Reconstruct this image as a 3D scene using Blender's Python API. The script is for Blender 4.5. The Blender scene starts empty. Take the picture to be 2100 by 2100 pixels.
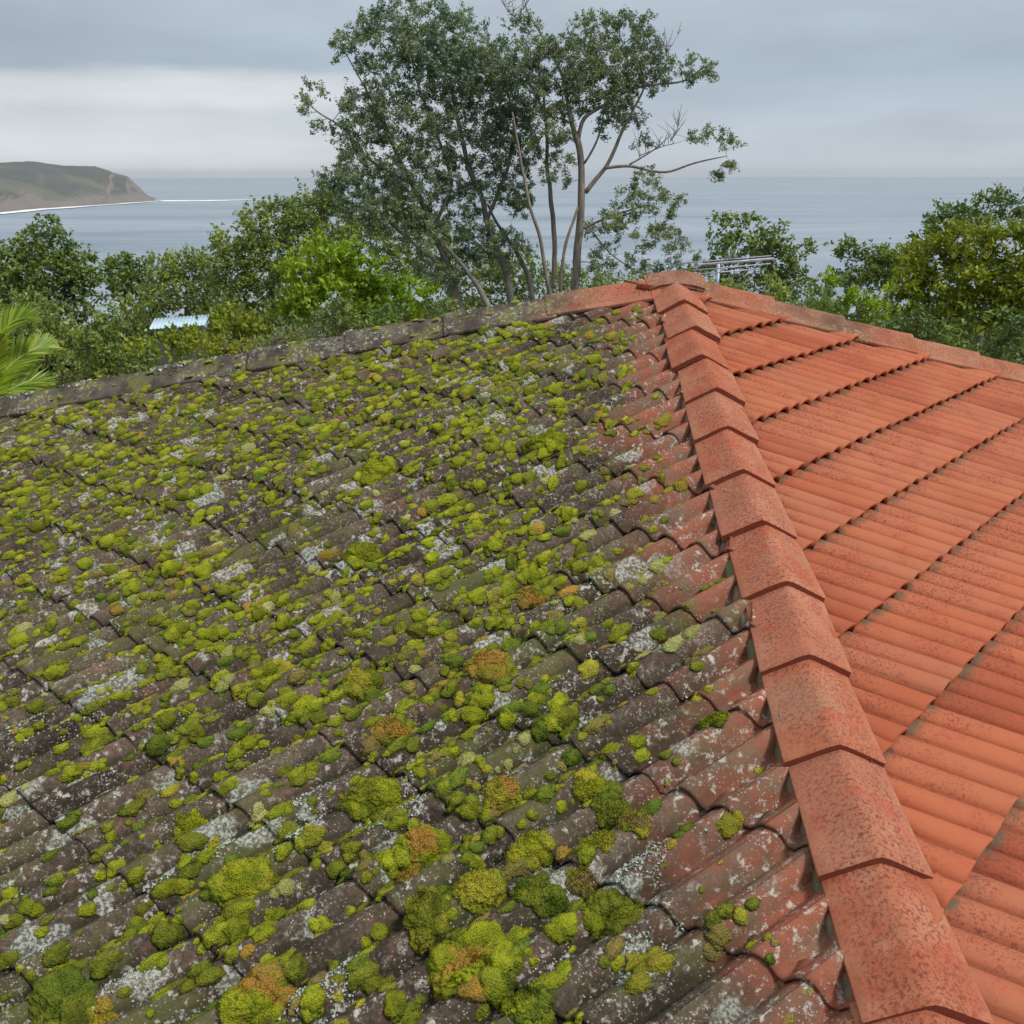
import bpy, math, random
import numpy as np
from mathutils import Vector, Matrix
R = math.radians
rng = np.random.default_rng(7)
random.seed(7)
scene = bpy.context.scene
col = scene.collection

# ------------------------------------------------------------------ camera, light, exposure
CAM = np.array([-1.2628, -5.5127, 0.6069])
YAW, PITCH, ROLL, FPX = R(3.54), R(-19.19), R(-0.12), 1986.7   # FPX: focal length for a 2100 px wide frame
Fv = np.array([math.sin(YAW)*math.cos(PITCH), math.cos(YAW)*math.cos(PITCH), math.sin(PITCH)])
Rv = np.array([math.cos(YAW), -math.sin(YAW), 0.0])
Uv = np.cross(Rv, Fv)
R2 = Rv*math.cos(ROLL)+Uv*math.sin(ROLL)
U2 = Uv*math.cos(ROLL)-Rv*math.sin(ROLL)
cd = bpy.data.cameras.new('camera')
cam = bpy.data.objects.new('camera', cd)
col.objects.link(cam)
cd.sensor_width = 36
cd.lens = 36*FPX/2100
cd.clip_start = 0.05
cd.clip_end = 90000
cam.matrix_world = Matrix(((R2[0], U2[0], -Fv[0], CAM[0]), (R2[1], U2[1], -Fv[1], CAM[1]),
                           (R2[2], U2[2], -Fv[2], CAM[2]), (0, 0, 0, 1)))
scene.camera = cam
scene.view_settings.view_transform = 'Standard'
scene.view_settings.look = 'None'
scene.view_settings.exposure = 0.0
scene.view_settings.gamma = 1
scene.cycles.max_bounces = 6
scene.cycles.volume_bounces = 0

SUN_EL, SUN_AZ = 52, 125            # azimuth clockwise from +y: sun to the right, behind the camera
sd = bpy.data.lights.new('sun', 'SUN')
sd.energy = 3.0
sd.angle = R(10)
sd.color = (1.0, 0.96, 0.9)
so = bpy.data.objects.new('sun', sd)
col.objects.link(so)
sdir = Vector((math.sin(R(SUN_AZ))*math.cos(R(SUN_EL)), math.cos(R(SUN_AZ))*math.cos(R(SUN_EL)), math.sin(R(SUN_EL))))
so.rotation_euler = sdir.to_track_quat('Z', 'Y').to_euler()
so.location = (20, -20, 30)

class NT:
    """small helper for writing node trees"""
    def __init__(self, tree):
        self.t = tree
        self.n = tree.nodes
        self.l = tree.links
    def node(self, typ, **kw):
        nd = self.n.new(typ)
        for k, v in kw.items():
            setattr(nd, k, v)
        return nd
    def put(self, sock, v):
        if isinstance(v, bpy.types.NodeSocket):
            self.l.new(v, sock)
        elif v is not None:
            if sock.type == 'RGBA' and not isinstance(v, (int, float)) and len(v) == 3:
                v = (*v, 1)
            sock.default_value = v
    def math(self, op, a, b=None, c=None, clamp=False):
        nd = self.node('ShaderNodeMath', operation=op, use_clamp=clamp)
        self.put(nd.inputs[0], a)
        if b is not None: self.put(nd.inputs[1], b)
        if c is not None: self.put(nd.inputs[2], c)
        return nd.outputs[0]
    def mix(self, f, a, b, blend='MIX'):
        nd = self.node('ShaderNodeMix', data_type='RGBA', blend_type=blend)
        self.put(nd.inputs[0], f); self.put(nd.inputs[6], a); self.put(nd.inputs[7], b)
        return nd.outputs[2]
    def ramp(self, f, stops, interp='LINEAR'):
        nd = self.node('ShaderNodeValToRGB')
        cr = nd.color_ramp
        cr.interpolation = interp
        while len(cr.elements) < len(stops): cr.elements.new(0.5)
        for e, (p, c) in zip(cr.elements, stops):
            e.position = p
            e.color = (c, c, c, 1) if isinstance(c, (int, float)) else (*c, 1)
        self.put(nd.inputs[0], f)
        return nd.outputs[0]
    def noise(self, vec, scale, detail=4, rough=0.55, dist=0.0, out=0):
        nd = self.node('ShaderNodeTexNoise')
        self.put(nd.inputs['Vector'], vec)
        self.put(nd.inputs['Scale'], scale)
        nd.inputs['Detail'].default_value = detail
        nd.inputs['Roughness'].default_value = rough
        nd.inputs['Distortion'].default_value = dist
        return nd.outputs[out]
    def vor(self, vec, scale, feature='F1', out='Distance', rand=1.0):
        nd = self.node('ShaderNodeTexVoronoi', feature=feature)
        self.put(nd.inputs['Vector'], vec)
        nd.inputs['Scale'].default_value = scale
        nd.inputs['Randomness'].default_value = rand
        return nd.outputs[out]
    def smooth(self, v, a, b):
        nd = self.node('ShaderNodeMapRange', interpolation_type='SMOOTHSTEP')
        self.put(nd.inputs[0], v)
        nd.inputs[1].default_value = a; nd.inputs[2].default_value = b
        nd.inputs[3].default_value = 0; nd.inputs[4].default_value = 1
        return nd.outputs[0]
    def mapping(self, vec, scale=(1, 1, 1), loc=(0, 0, 0), rot=(0, 0, 0)):
        nd = self.node('ShaderNodeMapping')
        self.put(nd.inputs[0], vec)
        nd.inputs[1].default_value = loc; nd.inputs[2].default_value = rot; nd.inputs[3].default_value = scale
        return nd.outputs[0]
    def attr(self, name, out=2):
        nd = self.node('ShaderNodeAttribute', attribute_name=name)
        return nd.outputs[out]
    def obj(self):
        return self.node('ShaderNodeTexCoord').outputs['Object']

def world():
    w = bpy.data.worlds.new('World')
    scene.world = w
    w.use_nodes = True
    T = NT(w.node_tree)
    T.n.clear()
    sky = T.node('ShaderNodeTexSky', sky_type='NISHITA')
    sky.sun_disc = False
    sky.sun_elevation = R(SUN_EL)
    sky.sun_rotation = R(SUN_AZ)
    sky.air_density = 1.4
    sky.dust_density = 3
    tc = T.node('ShaderNodeTexCoord').outputs['Generated']
    sep = T.node('ShaderNodeSeparateXYZ'); T.put(sep.inputs[0], tc)
    x, y, z = sep.outputs
    # overcast deck: elevation, broken by long horizontal noise
    v1 = T.mapping(tc, scale=(2.6, 2.6, 15))
    n1 = T.noise(v1, 1.8, 6, 0.6)
    v2 = T.mapping(tc, scale=(3, 3, 14), loc=(3.1, 1.2, 0.4))
    n2 = T.noise(v2, 2.2, 4, 0.5)
    v3 = T.mapping(tc, scale=(1.2, 1.2, 4.5), loc=(0.3, 5.2, 0.4))
    n3 = T.noise(v3, 2.0, 4, 0.5)
    zz = T.math('ADD', z, T.math('MULTIPLY', T.math('SUBTRACT', n1, 0.5), 0.035))
    # deck colours (grey blue above, slight bright veil near the horizon)
    deck = T.ramp(zz, [(0.0, (.60, .655, .70)), (0.03, (.52, .585, .66)), (0.09, (.42, .50, .59)), (0.16, (.46, .53, .605)), (0.24, (.50, .56, .62)), (0.45, (.58, .63, .67)), (1.0, (.92, .95, .98))])
    # the clearer strip over the sea on the left
    band = T.math('MULTIPLY', T.smooth(zz, 0.096, 0.076), T.smooth(x, 0.12, -0.2))
    strip = T.ramp(T.math('ADD', z, T.math('MULTIPLY', T.math('SUBTRACT', n2, 0.5), 0.05)), [(0.0, (.76, .79, .80)), (0.03, (.75, .79, .81)), (0.05, (.62, .68, .72)), (0.065, (.72, .76, .79)), (0.1, (.70, .74, .77))])
    c = T.mix(T.math('MULTIPLY', band, 0.95), deck, strip)
    mott = T.ramp(n3, [(0.3, 0.84), (0.5, 1.0), (0.7, 1.16)])
    c = T.mix(1.0, c, mott, 'MULTIPLY')
    mott2 = T.ramp(n2, [(0.3, 0.95), (0.7, 1.05)])
    c = T.mix(1.0, c, mott2, 'MULTIPLY')
    bg1 = T.node('ShaderNodeBackground'); T.put(bg1.inputs[0], sky.outputs[0]); bg1.inputs[1].default_value = 0.07
    bg2 = T.node('ShaderNodeBackground'); T.put(bg2.inputs[0], c); bg2.inputs[1].default_value = 1.0
    mx = T.node('ShaderNodeMixShader')
    mx.inputs[0].default_value = 0.93          # cloud cover
    T.l.new(bg1.outputs[0], mx.inputs[1]); T.l.new(bg2.outputs[0], mx.inputs[2])
    out = T.node('ShaderNodeOutputWorld'); T.l.new(mx.outputs[0], out.inputs[0])
world()

# ------------------------------------------------------------------ helpers
def at(px, py, dist):
    """world point seen at photo position px,py (2100 px frame) at horizontal distance dist"""
    d = Fv*FPX + R2*(px-1050) + U2*(1050-py)
    h = math.hypot(d[0], d[1])
    return CAM + d*(dist/h)

def hsh(ix, iy, iz, seed):
    n = (ix*374761393 + iy*668265263 + iz*2147483647 + seed*1274126177) & 0xffffffff
    n = ((n ^ (n >> 13))*1274126177) & 0xffffffff
    n = ((n ^ (n >> 16))*2246822519) & 0xffffffff
    return ((n ^ (n >> 15)) & 0xffffff)/float(0xffffff)

def vnoise(p, seed=0):
    """value noise in -1..1, p: (n,3)"""
    p = np.asarray(p, float)
    i = np.floor(p).astype(np.int64); f = p-i
    f = f*f*(3-2*f)
    r = 0
    for dx in (0, 1):
        wx = f[:, 0] if dx else 1-f[:, 0]
        for dy in (0, 1):
            wy = f[:, 1] if dy else 1-f[:, 1]
            for dz in (0, 1):
                wz = f[:, 2] if dz else 1-f[:, 2]
                r = r + wx*wy*wz*hsh(i[:, 0]+dx, i[:, 1]+dy, i[:, 2]+dz, seed)
    return r*2-1

def fbm(p, octv=3, seed=0, gain=0.5):
    p = np.asarray(p, float); s = 0; a = 1
    for k in range(octv):
        s = s+a*vnoise(p*(2**k), seed+k*17); a *= gain
    return s

def mesh_from(name, V, faces, mat, attrs=None, smooth=True):
    """faces: list of (k,n) int arrays (all same size per array)"""
    me = bpy.data.meshes.new(name)
    V = np.asarray(V, np.float32)
    me.vertices.add(len(V)); me.vertices.foreach_set('co', V.ravel())
    fs = [np.asarray(f, np.int32) for f in faces if len(f)]
    nl = sum(f.size for f in fs); nf = sum(len(f) for f in fs)
    me.loops.add(nl); me.polygons.add(nf)
    me.loops.foreach_set('vertex_index', np.concatenate([f.ravel() for f in fs]))
    tot = np.concatenate([np.full(len(f), f.shape[1], np.int32) for f in fs])
    st = np.concatenate([[0], np.cumsum(tot)[:-1]]).astype(np.int32)
    me.polygons.foreach_set('loop_start', st)
    me.polygons.foreach_set('use_smooth', np.full(nf, smooth))
    if attrs:
        for k, a in attrs.items():
            a = np.asarray(a, np.float32)
            if a.ndim == 2:
                at_ = me.attributes.new(k, 'FLOAT_COLOR', 'POINT')
                if a.shape[1] == 3: a = np.concatenate([a, np.ones((len(a), 1), np.float32)], 1)
                at_.data.foreach_set('color', a.ravel())
            else:
                at_ = me.attributes.new(k, 'FLOAT', 'POINT'); at_.data.foreach_set('value', a)
    me.update(calc_edges=True)
    me.validate()
    if mat: me.materials.append(mat)
    return me

def obj(name, me, parent=None, label=None, cat=None, group=None, kind=None):
    o = bpy.data.objects.new(name, me)
    col.objects.link(o)
    if parent is not None: o.parent = parent
    if label: o['label'] = label
    if cat: o['category'] = cat
    if group: o['group'] = group
    if kind: o['kind'] = kind
    return o

def empty(name, loc, label, cat, group=None):
    o = obj(name, None, None, label, cat, group)
    o.empty_display_size = 0.2
    o.location = loc
    bpy.context.view_layer.update()
    return o

def part(name, me, parent, label=None):
    """mesh is in world coordinates: shift it into the parent's frame"""
    l = parent.location
    me.transform(Matrix.Translation((-l[0], -l[1], -l[2])))
    return obj(name, me, parent, label)

class Geo:
    def __init__(self): self.V = []; self.F = {}; self.n = 0; self.A = {}
    def add(self, V, F, **attrs):
        V = np.asarray(V, float)
        self.V.append(V)
        for f in (F if isinstance(F, list) else [F]):
            f = np.asarray(f)
            if len(f): self.F.setdefault(f.shape[1], []).append(f+self.n)
        for k, a in attrs.items(): self.A.setdefault(k, []).append(a)
        self.n += len(V)
    def mesh(self, name, mat, smooth=True):
        return mesh_from(name, np.concatenate(self.V), [np.concatenate(f) for f in self.F.values()], mat, {k: np.concatenate(a) for k, a in self.A.items()}, smooth)

def tube(pts, rad, sides=6, cap=True):
    pts = np.asarray(pts, float); rad = np.asarray(rad, float)*np.ones(len(pts))
    n = len(pts)
    t = np.gradient(pts, axis=0); t /= np.linalg.norm(t, axis=1)[:, None]+1e-12
    ref = np.array([0, 0, 1.0]) if abs(t[:, 2]).mean() < 0.8 else np.array([1.0, 0, 0])
    a = np.cross(t, ref); a /= np.linalg.norm(a, axis=1)[:, None]+1e-12
    b = np.cross(t, a)
    th = np.arange(sides)*2*np.pi/sides
    V = pts[:, None]+rad[:, None, None]*(np.cos(th)[None, :, None]*a[:, None]+np.sin(th)[None, :, None]*b[:, None])
    V = V.reshape(-1, 3)
    i = np.arange(n-1)[:, None]*sides; j = np.arange(sides)[None]; k = (j+1) % sides
    F = np.stack([i+j, i+k, i+sides+k, i+sides+j], -1).reshape(-1, 4)
    Fs = [F]
    if cap:
        V = np.concatenate([V, pts[:1], pts[-1:]])
        c0, c1 = n*sides, n*sides+1
        j = np.arange(sides); k = (j+1) % sides
        Fs.append(np.stack([np.full(sides, c0), k, j], -1)); Fs.append(np.stack([np.full(sides, c1), (n-1)*sides+j, (n-1)*sides+k], -1))
    return V, Fs

def box(c, s, rz=0.0, rot=None):
    sx, sy, sz = np.array(s)/2
    V = np.array([[x, y, z] for x in (-sx, sx) for y in (-sy, sy) for z in (-sz, sz)])
    if rot is None:
        cr, sr = math.cos(rz), math.sin(rz)
        rot = np.array([[cr, -sr, 0], [sr, cr, 0], [0, 0, 1]])
    V = V@np.asarray(rot).T+np.array(c)
    F = np.array([[0, 1, 3, 2], [4, 6, 7, 5], [0, 4, 5, 1], [2, 3, 7, 6], [0, 2, 6, 4], [1, 5, 7, 3]])
    return V, F

def new_mat(name):
    m = bpy.data.materials.new(name); m.use_nodes = True
    T = NT(m.node_tree); T.n.clear()
    out = T.node('ShaderNodeOutputMaterial')
    bs = T.node('ShaderNodeBsdfPrincipled')
    T.l.new(bs.outputs[0], out.inputs[0])
    return m, T, bs, out

def bump(T, bs, h, strength=0.5, dist=0.01, prev=None):
    b = T.node('ShaderNodeBump'); b.inputs['Strength'].default_value = strength; b.inputs['Distance'].default_value = dist
    T.put(b.inputs['Height'], h)
    if prev is not None: T.l.new(prev, b.inputs['Normal'])
    if bs is not None: T.l.new(b.outputs[0], bs.inputs['Normal'])
    return b.outputs[0]

# ------------------------------------------------------------------ materials
def mat_clean_tile():
    m, T, bs, out = new_mat('terracotta_tile')
    o = T.obj()
    tr = T.attr('trand'); sf = T.attr('sfrac'); pr = T.attr('prof')
    big = T.noise(o, 1.3, 3); mid = T.noise(o, 9, 5, 0.6); fine = T.noise(o, 70, 4, 0.7)
    c = T.ramp(tr, [(0, (.27, .066, .031)), (.3, (.345, .092, .042)), (.6, (.40, .118, .056)), (.85, (.36, .122, .064)), (1, (.31, .092, .046))])
    c = T.mix(T.smooth(big, .4, .7), c, (.40, .132, .068))
    c = T.mix(T.math('MULTIPLY', T.smooth(mid, .5, .72), .6), c, (.40, .085, .05))
    # speckled dark growth, stronger towards the upper (sheltered) part of each tile
    sp = T.smooth(T.noise(o, 110, 5, 0.78), .48, .62)
    area = T.smooth(T.math('SUBTRACT', T.noise(o, 4.5, 4, 0.6), T.math('MULTIPLY', sf, .20)), .30, .52)
    c = T.mix(T.math('MULTIPLY', T.math('MULTIPLY', sp, area), .85), c, (.15, .042, .027))
    # moss green dirt in the laps
    lap = T.math('MULTIPLY', T.smooth(sf, .14, .0), T.smooth(T.noise(o, 22, 4, 0.6), .42, .6))
    c = T.mix(T.math('MULTIPLY', lap, .85), c, (.10, .095, .06))
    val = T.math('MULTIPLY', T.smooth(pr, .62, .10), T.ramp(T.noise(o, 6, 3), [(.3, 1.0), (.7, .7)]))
    c = T.mix(T.math('MULTIPLY', val, .92), c, (.10, .022, .014))  # valley stain, with the occlusion shade between rolls put into the colour
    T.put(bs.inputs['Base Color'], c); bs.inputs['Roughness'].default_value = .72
    bs.inputs['Specular IOR Level'].default_value = .12
    streak = T.noise(o, 160, 3, .6)
    bump(T, bs, T.math('ADD', T.math('MULTIPLY', streak, .5), mid), .35, .004)
    return m

def mat_cap(old=False):
    m, T, bs, out = new_mat('old_ridge_cap' if old else 'terracotta_ridge_cap')
    o = T.obj()
    tr = T.attr('trand'); ed = T.attr('edge')
    mid = T.noise(o, 7, 4, .6); fine = T.noise(o, 105, 5, .78)
    lich = T.noise(o, 48, 6, .75, .1); patch = T.noise(o, 4.5, 3, .5)
    c = T.ramp(tr, [(0, (.36, .112, .060)), (.5, (.40, .138, .074)), (1, (.38, .155, .096))])
    c = T.mix(T.smooth(mid, .42, .68), c, (.44, .19, .115))
    grain = T.smooth(fine, .47, .62)
    worn = T.math('MULTIPLY', T.smooth(T.noise(o, 3.4, 4, .6), .30, .52), T.smooth(ed, .0, .28))
    c = T.mix(T.math('MULTIPLY', T.math('MULTIPLY', grain, worn), .9), c, (.15, .040, .027))
    c = T.mix(T.math('MULTIPLY', T.math('MULTIPLY', worn, T.smooth(T.noise(o, 12, 3), .5, .7)), .5), c, (.42, .08, .045))
    c = T.mix(T.math('MULTIPLY', grain, .35), c, (.24, .075, .05))
    # grey film and pale specks
    film = T.math('MULTIPLY', T.smooth(T.noise(o, 2.6, 5, .65), .52, .72), .35)
    c = T.mix(film, c, (.30, .24, .16))
    if old:
        age = T.attr('age')
        oldc = T.mix(T.smooth(mid, .35, .65), (.062, .052, .043), (.125, .108, .088))
        oldc = T.mix(T.math('MULTIPLY', T.smooth(T.noise(o, 9, 4, .6), .48, .62), .7), oldc, (.17, .165, .045))
        oldc = T.mix(T.math('MULTIPLY', T.smooth(lich, .53, .62), T.smooth(patch, .42, .56)), oldc, (.38, .39, .34))
        oldc = T.mix(T.math('MULTIPLY', grain, .4), oldc, (.07, .055, .045))
        c = T.mix(age, c, oldc)
    c = T.mix(T.math('MULTIPLY', T.attr('lip'), .85), c, (.20, .050, .032))     # darker red-brown on the face of the lip
    T.put(bs.inputs['Base Color'], c); bs.inputs['Roughness'].default_value = .85
    bs.inputs['Specular IOR Level'].default_value = .08
    bump(T, bs, T.math('ADD', T.math('MULTIPLY', fine, .8), mid), .6, .006)
    return m

def mat_moss_tile():
    m, T, bs, out = new_mat('weathered_tile')
    o = T.obj()
    tr = T.attr('trand'); sf = T.attr('sfrac'); pr = T.attr('prof'); hd = T.attr('hipd')
    big = T.noise(o, 2.0, 4, .6); mid = T.noise(o, 11, 5, .6); fine = T.noise(o, 75, 5, .75)
    # old surface: brown grey concrete with a black film
    c = T.ramp(T.math('ADD', T.math('MULTIPLY', mid, .7), T.math('MULTIPLY', tr, .3)), [(.25, (.030, .023, .017)), (.42, (.060, .046, .034)), (.6, (.098, .073, .052)), (.8, (.15, .12, .088))])
    red = T.math('MULTIPLY', T.smooth(T.noise(o, 5, 4, .6), .55, .68), .65)
    c = T.mix(red, c, (.155, .082, .062))
    c = T.mix(T.math('MULTIPLY', T.smooth(fine, .52, .66), .5), c, (.24, .20, .165))
    c = T.mix(T.math('MULTIPLY', T.smooth(fine, .47, .36), .6), c, (.03, .025, .022))
    green = T.math('MULTIPLY', T.smooth(T.noise(o, 3.2, 4, .6), .5, .64), .55)
    c = T.mix(green, c, (.10, .115, .035))
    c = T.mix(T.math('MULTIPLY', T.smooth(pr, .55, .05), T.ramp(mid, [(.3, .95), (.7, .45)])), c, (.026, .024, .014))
    # cleaner terracotta beside the hip
    h2 = T.math('ADD', hd, T.math('MULTIPLY', T.math('SUBTRACT', big, .5), .8))
    h2 = T.math('ADD', h2, T.math('MULTIPLY', T.math('SUBTRACT', mid, .5), .45))
    clean = T.smooth(h2, .52, .05)
    cc = T.mix(T.smooth(mid, .4, .65), (.28, .095, .058), (.23, .130, .085))
    cc = T.mix(T.math('MULTIPLY', T.smooth(fine, .5, .64), .55), cc, (.14, .07, .05))
    c = T.mix(clean, c, cc)
    # small pale crust dots
    d1 = T.vor(o, 95); dm = T.smooth(T.noise(o, 13, 4, .6), .44, .6)
    dots = T.math('MULTIPLY', T.smooth(d1, .30, .18), dm)
    c = T.mix(T.math('MULTIPLY', dots, .65), c, (.46, .42, .36))
    # frilly pale lichen rosettes
    pv = T.node('ShaderNodeVectorMath', operation='ADD')
    T.put(pv.inputs[0], o); sc = T.node('ShaderNodeVectorMath', operation='SCALE')
    T.put(sc.inputs[0], T.noise(o, 14, 4, .6, out=1)); sc.inputs[3].default_value = .11; T.l.new(sc.outputs[0], pv.inputs[1])
    ros = T.vor(pv.outputs[0], 5.2); rcol = T.vor(pv.outputs[0], 5.2, out='Color')
    rs = T.node('ShaderNodeSeparateColor'); T.put(rs.inputs[0], rcol)
    big_on = T.smooth(rs.outputs[0], .25, .35)
    rad = T.math('MULTIPLY', T.math('ADD', .12, T.math('MULTIPLY', rs.outputs[1], .32)), big_on)
    inside = T.smooth(T.math('SUBTRACT', ros, rad), .03, -.03)
    lace = T.smooth(T.noise(o, 95, 4, .6, .3), .40, .60)
    lic = T.math('MULTIPLY', inside, T.math('ADD', T.math('MULTIPLY', lace, .8), .12))
    licc = T.mix(rs.outputs[2], (.36, .40, .35), (.43, .43, .38))
    c = T.mix(T.math('MULTIPLY', lic, T.smooth(hd, .15, .4)), c, licc)
    wl = T.math('MULTIPLY', T.smooth(T.noise(o, 38, 5, .7, .3), .54, .66), T.smooth(T.noise(o, 5.2, 3), .40, .55))
    c = T.mix(T.math('MULTIPLY', wl, .8), c, (.50, .49, .44))
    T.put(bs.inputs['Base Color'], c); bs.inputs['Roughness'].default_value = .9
    bs.inputs['Specular IOR Level'].default_value = .05
    hh = T.math('ADD', T.math('ADD', T.math('MULTIPLY', fine, .8), mid), T.math('MULTIPLY', T.math('ADD', lic, dots), .6))
    bump(T, bs, hh, .7, .006)
    return m

def mat_moss():
    m, T, bs, out = new_mat('moss')
    o = T.obj()
    a = T.attr('mcol', 0)
    fine = T.noise(o, 220, 4, .75); mid = T.noise(o, 35, 4, .6)
    c = T.mix(T.math('MULTIPLY', T.smooth(mid, .4, .68), .55), a, T.mix(1, a, (1.45, 1.25, .9), 'MULTIPLY'))
    c = T.mix(T.math('MULTIPLY', T.smooth(fine, .52, .34), .5), c, T.mix(1, c, (.45, .45, .45), 'MULTIPLY'))
    pits = T.vor(o, 190)
    c = T.mix(T.math('MULTIPLY', T.smooth(pits, .40, .8), .45), c, T.mix(1, c, (.45, .5, .45), 'MULTIPLY'))
    T.put(bs.inputs['Base Color'], c); bs.inputs['Roughness'].default_value = .95
    bs.inputs['Specular IOR Level'].default_value = .1
    bs.inputs['Sheen Weight'].default_value = .0
    bs.inputs['Sheen Tint'].default_value = (.9, 1, .4, 1)
    bump(T, bs, T.math('SUBTRACT', T.math('ADD', fine, mid), T.math('MULTIPLY', pits, .8)), 1.0, .007)
    return m

def mat_lichen():
    m, T, bs, out = new_mat('foliose_lichen')
    o = T.obj()
    c = T.mix(T.noise(o, 40, 3), (.25, .30, .25), (.42, .46, .40))
    T.put(bs.inputs['Base Color'], c); bs.inputs['Roughness'].default_value = .9
    return m

def mat_mortar():
    m, T, bs, out = new_mat('bedding_mortar')
    o = T.obj()
    n = T.noise(o, 20, 5, .65)
    c = T.ramp(n, [(.3, (.09, .075, .05)), (.5, (.16, .125, .085)), (.7, (.23, .175, .125))])
    c = T.mix(T.smooth(T.noise(o, 6, 3), .5, .65), c, (.11, .13, .045))
    T.put(bs.inputs['Base Color'], c); bs.inputs['Roughness'].default_value = .95
    bump(T, bs, n, .8, .01)
    return m

def mat_leaf(name, cols, trans=.3, nscale=.9, rough=.5, spec=.35):
    m, T, bs, out = new_mat(name)
    geo = T.node('ShaderNodeNewGeometry')
    n = len(cols)
    c = T.ramp(geo.outputs['Random Per Island'], [(i/(n-1), cc) for i, cc in enumerate(cols)])
    nz = T.noise(T.obj(), nscale, 3)
    c = T.mix(T.smooth(nz, .35, .68), T.mix(1, c, (.72, .78, .8), 'MULTIPLY'), T.mix(1, c, (1.3, 1.2, .85), 'MULTIPLY'))
    T.put(bs.inputs['Base Color'], c); bs.inputs['Roughness'].default_value = rough
    bs.inputs['Specular IOR Level'].default_value = spec
    tr = T.node('ShaderNodeBsdfTranslucent'); T.put(tr.inputs[0], T.mix(1, c, (1.3, 1.4, .6), 'MULTIPLY'))
    mx = T.node('ShaderNodeMixShader'); mx.inputs[0].default_value = trans
    T.l.new(bs.outputs[0], mx.inputs[1]); T.l.new(tr.outputs[0], mx.inputs[2]); T.l.new(mx.outputs[0], out.inputs[0])
    return m

def mat_bark(name, c1, c2, scale=3):
    m, T, bs, out = new_mat(name)
    o = T.obj()
    v = T.mapping(o, scale=(1, 1, .25))
    n = T.noise(v, scale*4, 5, .6)
    T.put(bs.inputs['Base Color'], T.ramp(n, [(.35, c1), (.65, c2)])); bs.inputs['Roughness'].default_value = .85
    bump(T, bs, n, .5, .02)
    return m

def mat_plain(name, c, rough=.6, metal=0.0, nscale=8, var=.15):
    m, T, bs, out = new_mat(name)
    n = T.noise(T.obj(), nscale, 4, .6)
    c2 = tuple(x*(1-var) for x in c); c3 = tuple(min(1, x*(1+var)) for x in c)
    T.put(bs.inputs['Base Color'], T.ramp(n, [(.35, c2), (.65, c3)]))
    bs.inputs['Roughness'].default_value = rough; bs.inputs['Metallic'].default_value = metal
    return m

def mat_sea():
    m, T, bs, out = new_mat('sea_water')
    o = T.obj()
    big = T.noise(T.mapping(o, scale=(.0012, .004, 1)), 1.0, 5, .6)
    lines = T.noise(T.mapping(o, scale=(.006, .035, 1)), 1.0, 5, .6)
    c = T.ramp(T.math('ADD', T.math('MULTIPLY', big, .6), T.math('MULTIPLY', lines, .4)), [(.35, (.15, .20, .255)), (.5, (.25, .305, .365)), (.65, (.33, .385, .44))])
    T.put(bs.inputs['Base Color'], c); bs.inputs['Roughness'].default_value = .42
    bs.inputs['IOR'].default_value = 1.33
    w = T.noise(T.mapping(o, scale=(.03, .11, 1)), 1.0, 7, .7)
    bump(T, bs, w, .8, 3.0)
    return m

def mat_headland():
    m, T, bs, out = new_mat('headland_ground')
    o = T.obj()
    ge = T.node('ShaderNodeNewGeometry')
    sx = T.node('ShaderNodeSeparateXYZ'); T.put(sx.inputs[0], ge.outputs['True Normal'])
    so_ = T.node('ShaderNodeSeparateXYZ'); T.put(so_.inputs[0], o)
    n = T.noise(o, .02, 5, .6); n2 = T.noise(o, .007, 4, .6)
    scrub = T.mix(n, (.055, .064, .06), (.085, .095, .085))
    scrub = T.mix(T.smooth(n2, .5, .62), scrub, (.11, .115, .085))
    rock = T.mix(n, (.14, .12, .11), (.21, .185, .165))
    steep = T.smooth(T.math('ADD', sx.outputs[2], T.math('MULTIPLY', T.math('SUBTRACT', n, .5), .25)), .83, .70)
    low = T.smooth(T.math('ADD', so_.outputs[2], T.math('MULTIPLY', T.math('SUBTRACT', n2, .5), 40)), -32, -46)
    f = T.math('MAXIMUM', steep, T.math('MULTIPLY', low, .85))
    c = T.mix(f, scrub, rock)
    T.put(bs.inputs['Base Color'], c); bs.inputs['Roughness'].default_value = .95
    return m

M_CLEAN = mat_clean_tile(); M_CAP = mat_cap(); M_OLDCAP = mat_cap(True); M_MTILE = mat_moss_tile()
M_MOSS = mat_moss(); M_LICHEN = mat_lichen(); M_MORTAR = mat_mortar()
M_DMORTAR = mat_plain('dark_mortar', (.085, .065, .052), .95, nscale=14, var=.4)
M_RMORTAR = mat_plain('red_mortar', (.33, .11, .07), .95, nscale=14, var=.3)
M_DARK = mat_plain('roof_underlay', (.03, .025, .02), .9)

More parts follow.
